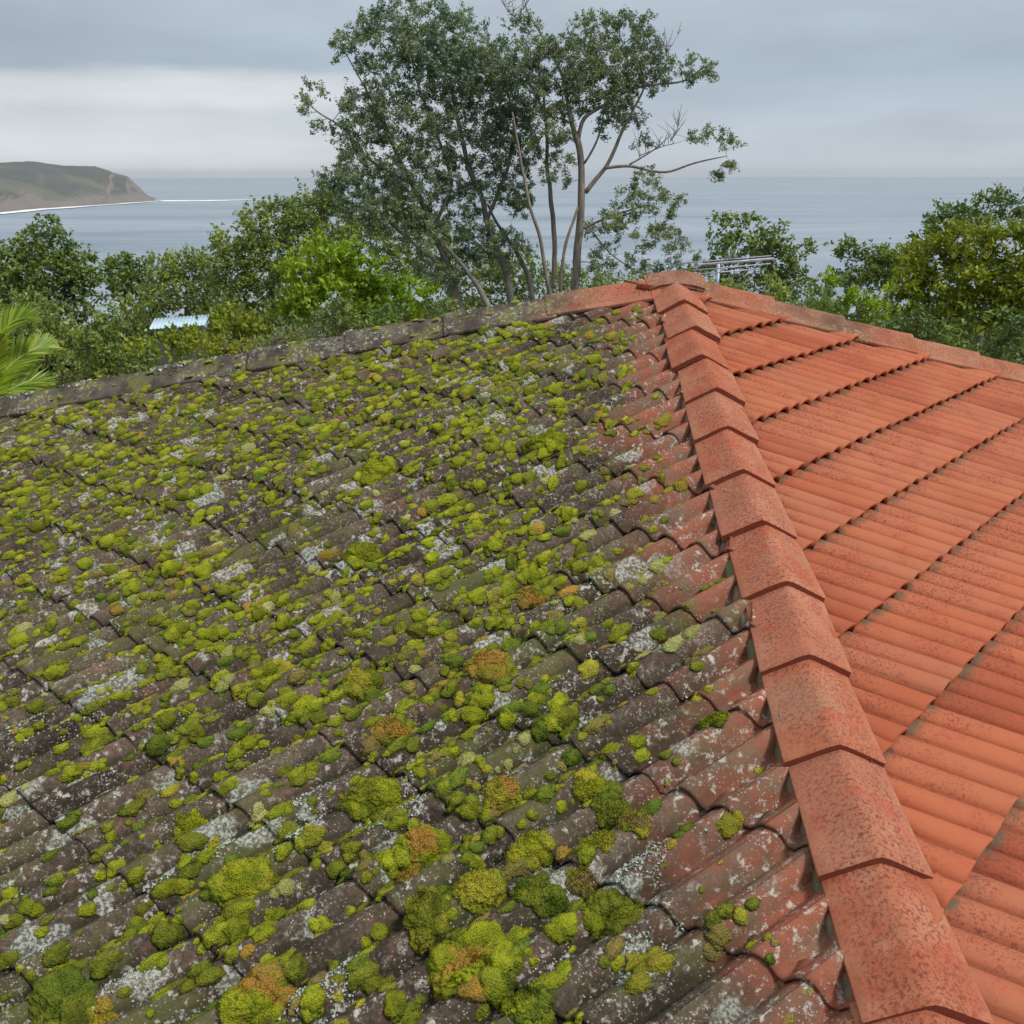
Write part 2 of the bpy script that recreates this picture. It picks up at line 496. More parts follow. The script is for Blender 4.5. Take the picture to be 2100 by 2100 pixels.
# ------------------------------------------------------------------ ground, sea, headland, air
def terrain_z(x, y):
    d = np.hypot(np.asarray(x)+1.2, np.asarray(y)+5.5)
    z = np.where(d < 14, -5.6, np.where(d < 60, -5.6-.1*(d-14), -10.2-.2*(d-60)))
    return np.maximum(z, -75)
def build_terrain():
    n = 90
    r = np.concatenate([np.linspace(0, 60, 40), np.linspace(66, 420, 30)])
    th = np.linspace(0, 2*np.pi, n, endpoint=False)
    X = CAM[0]+r[:, None]*np.cos(th); Y = CAM[1]+r[:, None]*np.sin(th)
    P = np.stack([X, Y, 0*X], -1).reshape(-1, 3)
    P[:, 2] = terrain_z(P[:, 0], P[:, 1])+.35*fbm(P*.12, 3, 3)
    i = np.arange(len(r)-1)[:, None]*n; j = np.arange(n)[None]; k = (j+1) % n
    F = np.stack([i+j, i+n+j, i+n+k, i+k], -1).reshape(-1, 4)
    m, T, bs, out = new_mat('hillside_soil')
    nz = T.noise(T.obj(), 1.2, 5, .6)
    T.put(bs.inputs['Base Color'], T.ramp(nz, [(.35, (.045, .05, .02)), (.55, (.07, .085, .03)), (.7, (.11, .09, .05))])); bs.inputs['Roughness'].default_value = .95
    obj('ground', mesh_from('ground', P, [F], m), kind='structure')
build_terrain()
SEA = -55.0
def build_sea():
    rr = np.array([1, 60, 300, 800, 1600, 3000, 6000, 12000, 24000.])
    n = 72
    th = np.linspace(0, 2*np.pi, n, endpoint=False)
    P = np.stack([rr[:, None]*np.cos(th), rr[:, None]*np.sin(th), np.full((len(rr), n), SEA)], -1).reshape(-1, 3)
    i = np.arange(len(rr)-1)[:, None]*n; j = np.arange(n)[None]; k = (j+1) % n
    F = np.stack([i+j, i+n+j, i+n+k, i+k], -1).reshape(-1, 4)
    obj('sea', mesh_from('sea', P, [F, np.arange(n)[None]], mat_sea()), kind='structure')
build_sea()
def on_sea(px, py):
    d = Fv*FPX + R2*(px-1050) + U2*(1050-py)
    return CAM+d*((SEA-CAM[2])/d[2])
def build_headland():
    # shore runs from the point (far) back to the left, closer to us; land lies to its left and behind
    shore = np.array([on_sea(-700, 500), on_sea(-300, 462), on_sea(-120, 446), on_sea(0, 436.5), on_sea(90, 428), on_sea(150, 424.5), on_sea(240, 418), on_sea(300, 413.5), on_sea(338, 411)])[:, :2]
    # ridge profile in the photo: x, y of the crest
    prof = [(-700, 330), (-300, 330), (-120, 336), (0, 338), (45, 334), (75, 333.5), (105, 337), (150, 345), (195, 344), (235, 351), (262, 358), (280, 374), (292, 387), (312, 400), (338, 411)]
    n = 220; tt = np.linspace(0, 1, n)
    sx = np.interp(np.linspace(-700, 338, n), [-700, -300, -120, 0, 90, 150, 240, 300, 338], shore[:, 0])
    sy = np.interp(np.linspace(-700, 338, n), [-700, -300, -120, 0, 90, 150, 240, 300, 338], shore[:, 1])
    px = np.linspace(-700, 338, n)
    m = 46
    P = np.zeros((m, n, 3))
    cy_ = np.interp(px, [a for a, b in prof], [b for a, b in prof])
    for i in range(n):
        s = np.array([sx[i], sy[i]])
        v = s-CAM[:2]; D = np.linalg.norm(v); v /= D
        hz = 366.5
        crest_d = D+np.interp(px[i], [-700, 0, 240, 300, 338], [700, 520, 330, 120, 8])
        H = CAM[2]+(hz-cy_[i]-3)/FPX*crest_d-SEA-4
        H = max(H, 1.0)
        for k in range(m):
            f = k/(m-1)*2
            if f <= 1: dd = D+(crest_d-D)*f; z = H*(f**.62 if px[i] < 230 else f**.8)
            else: dd = crest_d+500*(f-1); z = H*(1-(f-1)**1.5)
            P[k, i] = [CAM[0]+v[0]*dd, CAM[1]+v[1]*dd, SEA-1+z]
    Q = P.reshape(-1, 3)
    env = np.clip((Q[:, 2]-SEA)/30, 0, 1)
    Q[:, 2] += env*fbm(Q*.008, 4, 5)*5
    Q[:, 0] += env*fbm(Q*.01+9, 3, 8)*12
    i = np.arange(m-1)[:, None]*n; j = np.arange(n-1)[None]
    F = np.stack([i+j, i+j+1, i+n+j+1, i+n+j], -1).reshape(-1, 4)
    obj('headland', mesh_from('headland', Q, [F], mat_headland()), kind='structure')
    # surf at its foot and the foam trail drifting off the point
    def strip(name, pts, w, h):
        pts = np.array(pts); c = np.array([on_sea(*p) for p in pts])
        # resample
        t = np.linspace(0, len(c)-1, 120); c = np.stack([np.interp(t, np.arange(len(c)), c[:, k]) for k in range(3)], -1)
        ww = np.interp(t, np.arange(len(w)), w)*(1+.45*fbm(c*.012, 3, 4))
        v = c[:, :2]-CAM[:2]; v /= np.linalg.norm(v, axis=1)[:, None]
        a = c.copy(); b = c.copy(); a[:, :2] -= v*ww[:, None]*.5; b[:, :2] += v*ww[:, None]*.5
        a[:, 2] = b[:, 2] = SEA+h
        V = np.concatenate([a, b]); N = len(a); j = np.arange(N-1)
        obj(name, mesh_from(name, V, [np.stack([j, j+1, N+j+1, N+j], -1)], M_FOAM), kind='structure')
    global M_FOAM
    M_FOAM = mat_plain('sea_foam', (.82, .85, .86), .8, nscale=.03)
    strip('surf', [(-300, 466), (-120, 449), (0, 439), (90, 430), (150, 426), (240, 419.5), (300, 415), (338, 412)], [150, 130, 110, 75, 60, 55, 55, 30], 1.2)
    strip('foam_trail', [(330, 412.3), (400, 412.5), (480, 411), (540, 409.5), (620, 408.3)], [110, 95, 60, 30, 4], .8)
build_headland()

def build_haze():
    m = bpy.data.materials.new('sea_air'); m.use_nodes = True
    T = NT(m.node_tree); T.n.clear()
    out = T.node('ShaderNodeOutputMaterial'); v = T.node('ShaderNodeVolumePrincipled')
    v.inputs['Color'].default_value = (.86, .92, 1, 1); v.inputs['Density'].default_value = .00006
    v.inputs['Anisotropy'].default_value = .2
    T.l.new(v.outputs[0], out.inputs['Volume'])
    V, F = box((0, 0, (-80+75)/2), (52000, 52000, 155))
    obj('haze', mesh_from('haze', V, [F], m, smooth=False), kind='stuff')
build_haze()

# ------------------------------------------------------------------ the roof
AR, RR = R(135.6), R(21.36)          # right (clean) slope: azimuth of its fall line, pitch
AL, RL = R(-137.71), R(17.95)        # left (mossy) slope
BL, BR = R(-83.09), R(87.84)         # plan azimuths of the left and right hips
GR, GL = 0.32, 0.327                 # course gauge
S0R, S0L = 0.5275, 2.4349-6*0.327
CAPD = 0.3463; H_CAP = 0.086
class Slope:
    def __init__(s, az, pitch):
        s.az, s.pitch = az, pitch
        s.fl = np.array([math.sin(az)*math.cos(pitch), math.cos(az)*math.cos(pitch), -math.sin(pitch)])
        s.al = np.array([math.cos(az), -math.sin(az), 0.0])
        s.n = np.array([math.sin(az)*math.sin(pitch), math.cos(az)*math.sin(pitch), math.cos(pitch)])
    def P(s, u, v, h):
        u = np.asarray(u, float)[..., None]; v = np.asarray(v, float)[..., None]; h = np.asarray(h, float)[..., None]
        return u*s.al+v*s.fl+h*s.n
SR, SL = Slope(AR, RR), Slope(AL, RL)
def in_plane(az, n):
    v = np.array([math.sin(az), math.cos(az), 0.0]); v[2] = -(n[0]*v[0]+n[1]*v[1])/n[2]
    return v/np.linalg.norm(v)
HF = np.cross(SR.n, SL.n); HF /= np.linalg.norm(HF)
if HF[1] > 0: HF = -HF
HL = in_plane(BL, SL.n); HR = in_plane(BR, SR.n)
def ratio(S, d): return (d@S.al)/(d@S.fl)       # u per v along that hip
SMAX = 6.3
RAKE_L, RAKE_R, ROLL_L = -.38, .46, .122          # the ribs run a little askew of the fall line
CUT = .112                                       # tiles are cut back under the caps
BASE = -0.040                                    # tile bed below the fitted plane

def profR(f):      # narrow barrel rolls, one flank steeper
    g = f**.9
    return np.sqrt(np.clip(1-(2*g-1)**2, 0, 1))**.9
def profL(f):      # barrel roll with a pan beside it
    g = np.clip(f/.78, 0, 1)
    r = np.sin(np.pi*g)**.65
    return np.where(f < .78, r, .04*np.sin(np.pi*(f-.78)/.22))

def build_slope(S, prof, roll, amp, gauge, s0, rolls_per_tile, lift, mat, name, rhos, seed, jit, rake):
    """overlapping interlocking tiles, all in one mesh; returns mesh and a height function"""
    r_ = np.random.default_rng(seed)
    ru0, ru1 = sorted(rhos)
    W = roll*rolls_per_tile
    ph = .42 if rolls_per_tile == 1 else 0.0
    ns = 13*rolls_per_tile+1
    fu = np.linspace(0, 1, ns)
    th = .013 if rolls_per_tile > 1 else .009
    G = Geo()
    ncourse = int((SMAX-s0)/gauge)+1
    tilej = {}
    for k in range(-1, ncourse):
        v1 = s0+gauge*(k+0)                          # lower lip of this course
        v0 = v1-gauge
        if v1 <= .02: continue
        umin, umax = ru0*v1+min(rake*v0, rake*v1)-.1, ru1*v1+max(rake*v0, rake*v1)+.1
        for t in range(int(math.floor(umin/W))-1, int(math.ceil(umax/W))+1):
            ja = r_.normal(0, jit, 4); rnd = r_.random()
            tilej[(k, t)] = ja
            u = (t+fu)*W
            f = (fu*rolls_per_tile+ph) % 1.0
            if ph == 0: f[-1] = .999
            pr = prof(f)
            vs = np.array([v0-.05, v0+.005, v0+gauge*.3, v0+gauge*.65, v1-.012, v1-.002, v1])
            U = np.repeat(u[None], len(vs), 0); VV = np.repeat(vs[:, None], ns, 1)
            VV = VV+np.where(vs[:, None] > v1-.02, 1, 0)*(ja[1]*.5+.0025*np.sin(fu*9+rnd*6)[None])
            U = U-rake*VV
            fr = (VV-v0)/gauge
            hgt = BASE+lift*np.clip(fr, -.1, 1.2)+amp*pr[None]+ja[0]*fr+.006*fu[None]+ja[2]*(fu[None]-.5)
            hgt[-1] -= .005                          # rounded nose
            top = S.P(U, VV, hgt)
            lip = S.P(U[-1:], VV[-1:]-.001, hgt[-1:]-th)
            und = S.P(U[-1:], VV[-1:]-.06, hgt[-1:]-th-.004)
            body = np.concatenate([top, lip, und])
            rows = len(body)
            idx = np.arange(rows*ns).reshape(rows, ns)
            F = np.stack([idx[:-1, :-1], idx[1:, :-1], idx[1:, 1:], idx[:-1, 1:]], -1).reshape(-1, 4)
            Vt = body.reshape(-1, 3)
            # side faces drop down at the interlock
            nv = len(Vt)
            lv = len(vs)
            sd_ = S.P(U[:, [0, -1]], VV[:, [0, -1]], hgt[:, [0, -1]]-th).reshape(-1, 3)
            e = np.arange(lv-1)
            Fs = np.concatenate([np.stack([idx[e, 0], idx[e+1, 0], nv+2*(e+1), nv+2*e], -1), np.stack([idx[e+1, ns-1], idx[e, ns-1], nv+2*e+1, nv+2*(e+1)+1], -1)])
            allV = np.concatenate([Vt, sd_])
            uu = allV@S.al; vv = allV@S.fl
            lo, hi = ru0*vv+CUT, ru1*vv-CUT
            hi = np.maximum(hi, lo+.001)
            over = (uu < lo-.004) | (uu > hi+.004)
            if over.all(): continue
            cl = np.clip(uu, lo, hi)
            allV = allV+(cl-uu)[:, None]*S.al
            Fa = np.concatenate([F, Fs])
            Fa = Fa[~over[Fa].all(1)]
            n_all = len(allV)
            sfr = np.concatenate([fr.ravel(), np.ones(2*ns), fr[:, [0, -1]].ravel()])
            prr = np.concatenate([np.repeat(pr[None], rows, 0).ravel(), np.zeros(2*lv)])
            if ru1 - ru0 > 0:
                rf = RHO_F[name]
                hipd = np.abs(cl-rf*vv)*.72
            G.add(allV, [Fa], trand=np.full(n_all, rnd), sfrac=sfr, prof=prr, hipd=hipd)
    def height(u, v):
        k = np.ceil((v-s0)/gauge).astype(int); v0 = s0+gauge*(k-1); fr = (v-v0)/gauge
        w = u+rake*v
        f = (w/roll+ph) % 1.0
        fu_ = (w/W) % 1.0
        return BASE+lift*fr+amp*prof(f)+.006*fu_
    me = G.mesh(name, mat)
    return me, height

RHO_F = {'clean_tile_slope': ratio(SR, HF), 'mossy_tile_slope': ratio(SL, HF)}
house = empty('house', (0, 0, -5.6), 'tiled hip roof house, one slope covered in moss, the other clean orange', 'house')
meR, hR = build_slope(SR, profR, .112, .046, GR, S0R, 2, .037, M_CLEAN, 'clean_tile_slope', (ratio(SR, HF), ratio(SR, HR)), 11, .0022, RAKE_R)
meL, hL = build_slope(SL, profL, ROLL_L, .048, GL, S0L, 1, .019, M_MTILE, 'mossy_tile_slope', (ratio(SL, HF), ratio(SL, HL)), 12, .003, RAKE_L)
part('clean_tile_slope', meR, house, 'clean bright orange tiled roof slope')
part('mossy_tile_slope', meL, house, 'dark weathered tiled roof slope overgrown with moss and lichen')

# hip caps
def cap_mesh(origin, d, lat, up, length, hw, drop, th, mat, age=None, seed=0, peak_r=.2, taper=.07):
    """one V-shaped cap: origin = peak point of the lower lip; d points down the hip"""
    r_ = np.random.default_rng(seed)
    npf = 15; x = np.linspace(-1, 1, npf)
    nl = 9
    # rounded V
    y = np.sqrt(x**2+(peak_r*.35)**2)-peak_r*.35; y /= y[-1]
    G = Geo()
    L = length+.055
    t = np.concatenate([[0, .006], np.linspace(.02, 1, nl-2)*L])
    V = []; ed = []; tr = r_.random()
    lift = th*1.05
    rows = []
    for side in (0, 1):
        for i, ti in enumerate(t):
            f = ti/L
            w = hw*(1-taper*f)
            inset = .0035 if i == 0 else 0
            h = -drop*y*(1-.04*f) - lift*f - inset - (th if side else 0)
            lat_ = x*(w - (inset if side == 0 else 0) - (th*.25 if side else 0))
            p = origin-d*ti+lat_[:, None]*lat+h[:, None]*up
            rows.append(p)
            ed.append(np.minimum(1-np.abs(x), 1)*1.0)
    V = np.concatenate(rows)
    V += (.0022*fbm(V*14, 3, seed))[:, None]*up+(.0014*fbm(V*22, 2, seed+5))[:, None]*lat
    idx = np.arange(len(V)).reshape(2, len(t), npf)
    top = idx[0]; bot = idx[1]
    q = lambda A: np.stack([A[:-1, :-1], A[:-1, 1:], A[1:, 1:], A[1:, :-1]], -1).reshape(-1, 4)
    Fs = [q(top), q(bot)[:, ::-1]]
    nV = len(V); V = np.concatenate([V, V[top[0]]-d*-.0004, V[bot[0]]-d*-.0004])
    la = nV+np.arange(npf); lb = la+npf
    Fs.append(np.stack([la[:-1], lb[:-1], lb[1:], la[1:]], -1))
    Fs.append(np.stack([top[-1, 1:], bot[-1, 1:], bot[-1, :-1], top[-1, :-1]], -1))
    Fs.append(np.stack([top[1:, 0], bot[1:, 0], bot[:-1, 0], top[:-1, 0]], -1))
    Fs.append(np.stack([top[:-1, -1], bot[:-1, -1], bot[1:, -1], top[1:, -1]], -1))
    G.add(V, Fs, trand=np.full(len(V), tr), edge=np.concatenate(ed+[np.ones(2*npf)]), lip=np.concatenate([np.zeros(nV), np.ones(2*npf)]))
    if age is not None: G.A['age'] = [np.clip(age(V), 0, 1)]
    me = G.mesh('ridge_cap', mat)
    return me

def hip_frame(d, n1, n2):
    lat = np.cross(d, [0, 0, 1.0]); lat /= np.linalg.norm(lat)
    up = np.cross(lat, d); up /= np.linalg.norm(up)
    if up[2] < 0: up = -up
    return lat, up
UPZ = np.array([0, 0, 1.0])
latF, upF = hip_frame(HF, 0, 0); latL, upL = hip_frame(HL, 0, 0); latR, upR = hip_frame(HR, 0, 0)
def caps_along(d, lat, up, t0, step, n, hw, drop, mat, age, seed, smooth_label=None, h=H_CAP, first=None):
    for k in range(n):
        r_ = np.random.default_rng(seed+k)
        yawj = r_.normal(0, .014); lj = r_.normal(0, .005)
        dd = d+lat*yawj; dd /= np.linalg.norm(dd)
        o_ = d*(t0+step*k)+UPZ*h+lat*lj
        me = cap_mesh(o_, dd, lat, up, step if (k or first is None) else first, hw, drop, .026 if hw > .1355 else .018, mat, age, seed+k)
        o = part('ridge_cap', me, house, smooth_label)
        bv = o.modifiers.new('soft', 'BEVEL'); bv.width = .0025; bv.segments = 2; bv.limit_method = 'ANGLE'; bv.angle_limit = R(50)
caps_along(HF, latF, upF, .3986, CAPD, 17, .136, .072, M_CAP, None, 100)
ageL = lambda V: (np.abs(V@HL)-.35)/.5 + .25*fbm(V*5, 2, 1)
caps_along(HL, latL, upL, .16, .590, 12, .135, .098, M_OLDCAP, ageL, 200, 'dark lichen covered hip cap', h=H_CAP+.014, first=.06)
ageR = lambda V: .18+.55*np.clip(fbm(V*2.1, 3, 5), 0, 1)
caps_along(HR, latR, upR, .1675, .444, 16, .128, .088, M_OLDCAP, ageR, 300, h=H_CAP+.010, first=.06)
# saddle piece where the three hips meet
def apex():
    n, m = 25, 13
    a = np.linspace(-1, 1, n); b = np.linspace(-1, 1, m)
    ex = HR*np.array([1, 1, 0])-HL*np.array([1, 1, 0]); ex /= np.linalg.norm(ex); ey = np.array([ex[1], -ex[0], 0])
    V = []
    for off in (0, -.02):
        for bb in b:
            y = math.sqrt(bb*bb+.03)-math.sqrt(.03)
            z = H_CAP+.010-.030*a**2-.070*y+off
            V.append(np.outer(a*.175*(1-.12*abs(bb)), ex)+ey*bb*.125*(1-.04*(off < 0))+z[:, None]*UPZ+[0, .03, 0])
    V = np.concatenate(V); V += (.004*fbm(V*16, 3, 3))[:, None]*UPZ
    idx = np.arange(len(V)).reshape(2, m, n); t, u_ = idx
    q = lambda A: np.stack([A[:-1, :-1], A[:-1, 1:], A[1:, 1:], A[1:, :-1]], -1).reshape(-1, 4)
    Fs = [q(t), q(u_)[:, ::-1]]
    for A, B in ((t[0], u_[0]), (t[-1], u_[-1]), (t[:, 0], u_[:, 0]), (t[:, -1], u_[:, -1])):
        Fs.append(np.stack([A[:-1], B[:-1], B[1:], A[1:]], -1))
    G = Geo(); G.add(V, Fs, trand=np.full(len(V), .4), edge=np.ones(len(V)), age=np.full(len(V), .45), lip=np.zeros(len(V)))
    part('apex_cap', G.mesh('apex_cap', M_OLDCAP), house)
apex()
# mortar beds filling the gap under the cap edges
def bed(d, lat, up, L, hw, name_seed, wide=0, mat=None, dl=.0):
    G = Geo(); n = int(L/.02); t = np.linspace(.12, L, n)
    for s in (-1, 1):
        edge = []
        prof_ = [(.80, -.100), (.93, -.108), (.985, -.124), (1.01, -.19)] if s == wide else [(.70, -.100), (.80, -.108), (.88, -.125), (.9, -.17)]
        rows = []
        for (a, z) in prof_:
            p = d*t[:, None]+UPZ*H_CAP+(s*a*hw+dl*0)*lat+z*up
            nz = fbm(np.stack([t*14, np.full(n, s*3.3+a*4), np.full(n, name_seed*1.7)], -1), 3, name_seed)
            p = p+(s*nz*.008)[:, None]*lat
            rows.append(p)
        V = np.concatenate(rows); idx = np.arange(len(V)).reshape(len(prof_), n)
        G.add(V, [np.stack([idx[:-1, :-1], idx[:-1, 1:], idx[1:, 1:], idx[1:, :-1]], -1).reshape(-1, 4)])
    part('mortar_bed', G.mesh('mortar_bed', mat or M_MORTAR), house)
bed(HF, latF, upF, 6.4, .136, 1, 1 if (latF@SL.al)*(RHO_F['mossy_tile_slope']) < 0 else -1); bed(HL, latL, upL, 7.0, .135, 2, 1 if latL[1] < 0 else -1, M_DMORTAR); bed(HR, latR, upR, 6.8, .120, 3, 1 if latR[1] < 0 else -1, M_RMORTAR)

# decking under the tiles, hidden rear slopes, eaves and walls
def house_body():
    E = 5.95
    def eave(S, d): return d*(E/(d@S.fl))
    pF = HF*(E/(HF@SL.fl)); pL = HL*(E/(HL@SL.fl)); pR = HR*(E/(HR@SR.fl))
    back = np.array([(pL[0]+pR[0])/2*.3, 6.0, min(pL[2], pR[2])])
    off = np.array([0, 0, -.06])
    V = np.array([[0, 0, -.06], pF+off, pL+off, pR+off])
    part('roof_deck', mesh_from('roof_deck', V, [np.array([[0, 2, 1], [0, 1, 3]])], M_DARK, smooth=False), house)
    V = np.array([[0, 0, -.03], pL, back, pR])
    me = mesh_from('rear_tile_slope', V, [np.array([[0, 2, 1], [0, 3, 2]])], mat_plain('rear_tiles', (.30, .12, .08), .85, nscale=4), smooth=False)
    part('rear_tile_slope', me, house)
    ring = [pF, pR, back, pL]
    c = sum(ring)/4
    wall = Geo(); gut = Geo()
    inn = [c+(p-c)*.93 for p in ring]
    for i in range(4):
        a, b = inn[i], inn[(i+1) % 4]
        q = np.array([[a[0], a[1], -5.8], [b[0], b[1], -5.8], [b[0], b[1], b[2]-.1], [a[0], a[1], a[2]-.1]])
        wall.add(q, [np.array([[0, 1, 2, 3]])])
        a, b = ring[i], ring[(i+1) % 4]
        v, f = tube([a+off*2, b+off*2], .06, 8); gut.add(v, f)
    part('wall', wall.mesh('wall', mat_plain('render_wall', (.55, .50, .42), .9), False), house)
    part('gutter', gut.mesh('gutter', mat_plain('gutter_metal', (.35, .33, .30), .5), True), house)
house_body()

# ------------------------------------------------------------------ moss and lichen on the roof
def pix_on(S, px, py, h=.03):
    d = Fv*FPX + R2*(px-1050) + U2*(1050-py)
    t = (h-CAM@S.n)/(d@S.n)
    P = CAM+d*t
    return P@S.al, P@S.fl, P
def ico(sub):
    import bmesh
    bm = bmesh.new(); bmesh.ops.create_icosphere(bm, subdivisions=sub, radius=1)
    V = np.array([v.co[:] for v in bm.verts]); F = np.array([[v.index for v in f.verts] for f in bm.faces])
    bm.free()
    keep = V[:, 2] > -.32
    F = F[keep[F].all(1)]
    used = np.unique(F); mp = np.full(len(V), -1); mp[used] = np.arange(len(used))
    return V[used], mp[F]
ICO = {k: ico(k) for k in (2, 3, 4, 5, 6)}
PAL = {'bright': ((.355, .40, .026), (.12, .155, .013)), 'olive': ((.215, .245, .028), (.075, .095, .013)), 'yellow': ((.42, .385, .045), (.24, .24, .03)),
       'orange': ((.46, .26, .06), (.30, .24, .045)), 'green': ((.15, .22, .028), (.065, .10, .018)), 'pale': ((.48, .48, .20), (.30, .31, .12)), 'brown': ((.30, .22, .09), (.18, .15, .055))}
RIBANG = math.atan2(-RAKE_L, 1)
def dome(u0, v0, ra, rb, rz, ang, sub, seed, kind, kind2=None, detail=1.0):
    """a cushion draped over the mossy slope. ra along the fall, rb across"""
    Vi, Fi = ICO[sub]
    q = Vi.copy()
    off = np.array([seed*1.37 % 50, seed*.71 % 37, seed*2.3 % 61])
    n1 = fbm(Vi*1.5+off, 2, 1)
    q = q*(1+.22*n1)[:, None]
    if sub >= 3:
        sc = 4.2 if sub == 3 else 5.5
        cells = np.abs(vnoise(Vi*sc+off, 3))
        q *= (1+.12*detail*(cells*2-.55))[:, None]
    if sub >= 4:
        q *= (1+.055*vnoise(Vi*15+off, 6)+.03*vnoise(Vi*34+off, 9))[:, None]
    if sub >= 5:
        q *= (1+.028*vnoise(Vi*60+off, 12))[:, None]
    ang = ang+RIBANG
    x = q[:, 0]*ra; y = q[:, 1]*rb; z = q[:, 2]*rz
    ca, sa = math.cos(ang), math.sin(ang)
    v = v0+x*ca-y*sa; u = u0+x*sa+y*ca
    hb = hL(u, v)
    hc = float(hL(np.array([u0]), np.array([v0]))[0])
    P = SL.P(u, v, hb*.55+hc*.45+z*(1.0))
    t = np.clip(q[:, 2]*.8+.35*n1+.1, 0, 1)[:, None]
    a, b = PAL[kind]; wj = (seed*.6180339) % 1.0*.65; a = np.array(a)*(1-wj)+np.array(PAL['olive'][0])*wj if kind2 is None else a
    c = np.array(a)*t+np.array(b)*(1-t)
    if kind2:
        w = np.clip(fbm(Vi*1.1+off+7, 2, 4)*1.4-.12+.5*q[:, 2:3][:, 0], 0, 1)[:, None]
        c = c*(1-w)+np.array(PAL[kind2][0])*w
    return P, Fi, c

def Vi_n(sub):
    n = ICO[sub][0]; return n[:, :1]*SL.fl+n[:, 1:2]*SL.al+n[:, 2:]*SL.n
def shoots(G, P, N, C, k, ln, r_):
    """short leafy moss shoots that fray the outline of a cushion"""
    i = r_.integers(0, len(P), k); p = P[i]
    d = N[i]+r_.normal(0, .45, (k, 3)); d /= np.linalg.norm(d, axis=1)[:, None]
    s_ = np.cross(d, r_.normal(0, 1, (k, 3))); s_ /= np.linalg.norm(s_, axis=1)[:, None]+1e-9
    L = ln*r_.uniform(.5, 1.3, k)[:, None]
    V = np.stack([p-s_*L*.22, p+s_*L*.22, p+d*L], 1).reshape(-1, 3)
    cc = np.repeat(C[i]*r_.uniform(.85, 1.6, k)[:, None], 3, 0)
    G.add(V, np.arange(3*k).reshape(k, 3), mcol=cc)
RF_L = ratio(SL, HF); RB_L = ratio(SL, HL)
def scatter_moss():
    G = Geo(); r_ = np.random.default_rng(21)
    N = 62000
    v = r_.uniform(.25, 5.3, N); lo, hi = sorted((RF_L, RB_L))
    u = r_.uniform(lo*5.3, hi*5.3, N)
    ok = (u > lo*v+.16) & (u < hi*v-.16)
    u, v = u[ok], v[ok]
    P = SL.P(u, v, 0*u+.03); dv = P-CAM
    z = dv@Fv; X = 1050+FPX*(dv@R2)/z; Y = 1050-FPX*(dv@U2)/z
    dist = np.linalg.norm(dv, axis=1)
    ok = (z > .5) & (X > -260) & (X < 2300) & (Y < 2500)
    u, v, X, Y, dist = u[ok], v[ok], X[ok], Y[ok], dist[ok]
    hd = (np.abs(u-RF_L*v))*.72
    pat = fbm(np.stack([u*2.2, v*2.2, 0*u], -1), 3, 31)
    fr = ((v-S0L)/GL) % 1.0
    fu = ((u+RAKE_L*v)/ROLL_L+.42) % 1.0
    p = .52+.35*pat
    p *= np.clip((hd-.16)/.75, 0, 1)**.8
    p *= np.where(Y > 1550, .40, np.where(Y > 1150, .40+.60*(1550-Y)/400, 1.0))
    p *= .7+.6*fr                                 # likes the lower half of the tile
    p *= np.where((fu > .12) & (fu < .52), 1.3, .8)
    keep = r_.random(len(u)) < np.clip(p*1.25, 0, 1)
    u, v, X, Y, dist, hd, fr = u[keep], v[keep], X[keep], Y[keep], dist[keep], hd[keep], fr[keep]
    kinds = ['bright', 'olive', 'yellow', 'orange', 'green', 'pale', 'brown']
    n = len(u)
    rdir = np.array([-RAKE_L, 1.0]); rdir /= np.linalg.norm(rdir)       # (u, v) along the rib
    for i in range(n):
        near = np.clip((3.9-dist[i])/1.2, 0, 1)
        r = min(.030, .0104*math.exp(r_.normal(0, .40)))*(1+.18*near)
        if r_.random() < .05*near+.02: r *= 1.6
        el = r_.uniform(1.25, 2.2)*(1-near)+near*r_.uniform(1.1, 2.0)
        pr = np.array([.50, .27, .06, .012, .05, .06, .045])*(1-near)+near*np.array([.34, .34, .07, .015, .14, .03, .065])
        if hd[i] < .6: pr = np.array([.25, .25, .18, .04, .05, .1, .13])
        kd = kinds[r_.choice(7, p=pr/pr.sum())]
        r = min(r, .040/el)
        m = 1 if r_.random() < .55-.2*near else r_.integers(2, 4)
        tone = r_.uniform(.82, 1.18)
        for j in range(m):
            rr = r*(1 if j == 0 else r_.uniform(.5, .85))
            a = 0 if j == 0 else r_.normal(0, r*1.5); b = 0 if j == 0 else r_.normal(0, r*.55)
            uu = u[i]+a*rdir[0]+b; vv = v[i]+a*rdir[1]
            pj = rr*el*FPX/dist[i]
            sub = 2 if pj < 9 else (3 if pj < 19 else 4)
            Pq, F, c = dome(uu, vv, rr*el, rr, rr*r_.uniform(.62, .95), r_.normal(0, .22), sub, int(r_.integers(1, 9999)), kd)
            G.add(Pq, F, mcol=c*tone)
            if sub >= 4: shoots(G, Pq, Vi_n(sub), c*tone, 170, .0040, r_)
    # thin threads of moss in the laps and valleys
    for i in range(450):
        vv = r_.uniform(.4, 5.0); uu = (math.floor(r_.uniform(lo*vv, hi*vv)/ROLL_L)+r_.uniform(.36, .56))*ROLL_L-RAKE_L*vv
        if not (lo*vv+.2 < uu < hi*vv-.2): continue
        Pq, F, c = dome(uu, vv, r_.uniform(.012, .035), r_.uniform(.004, .009), r_.uniform(.004, .009), 0, 3, i, 'yellow' if r_.random() < .3 else 'olive')
        G.add(Pq, F, mcol=c)
    obj('moss', G.mesh('moss', M_MOSS), label='carpet of small yellow green moss cushions dotted over the dark roof tiles', cat='moss', kind='stuff')
    return n
print('moss', scatter_moss())

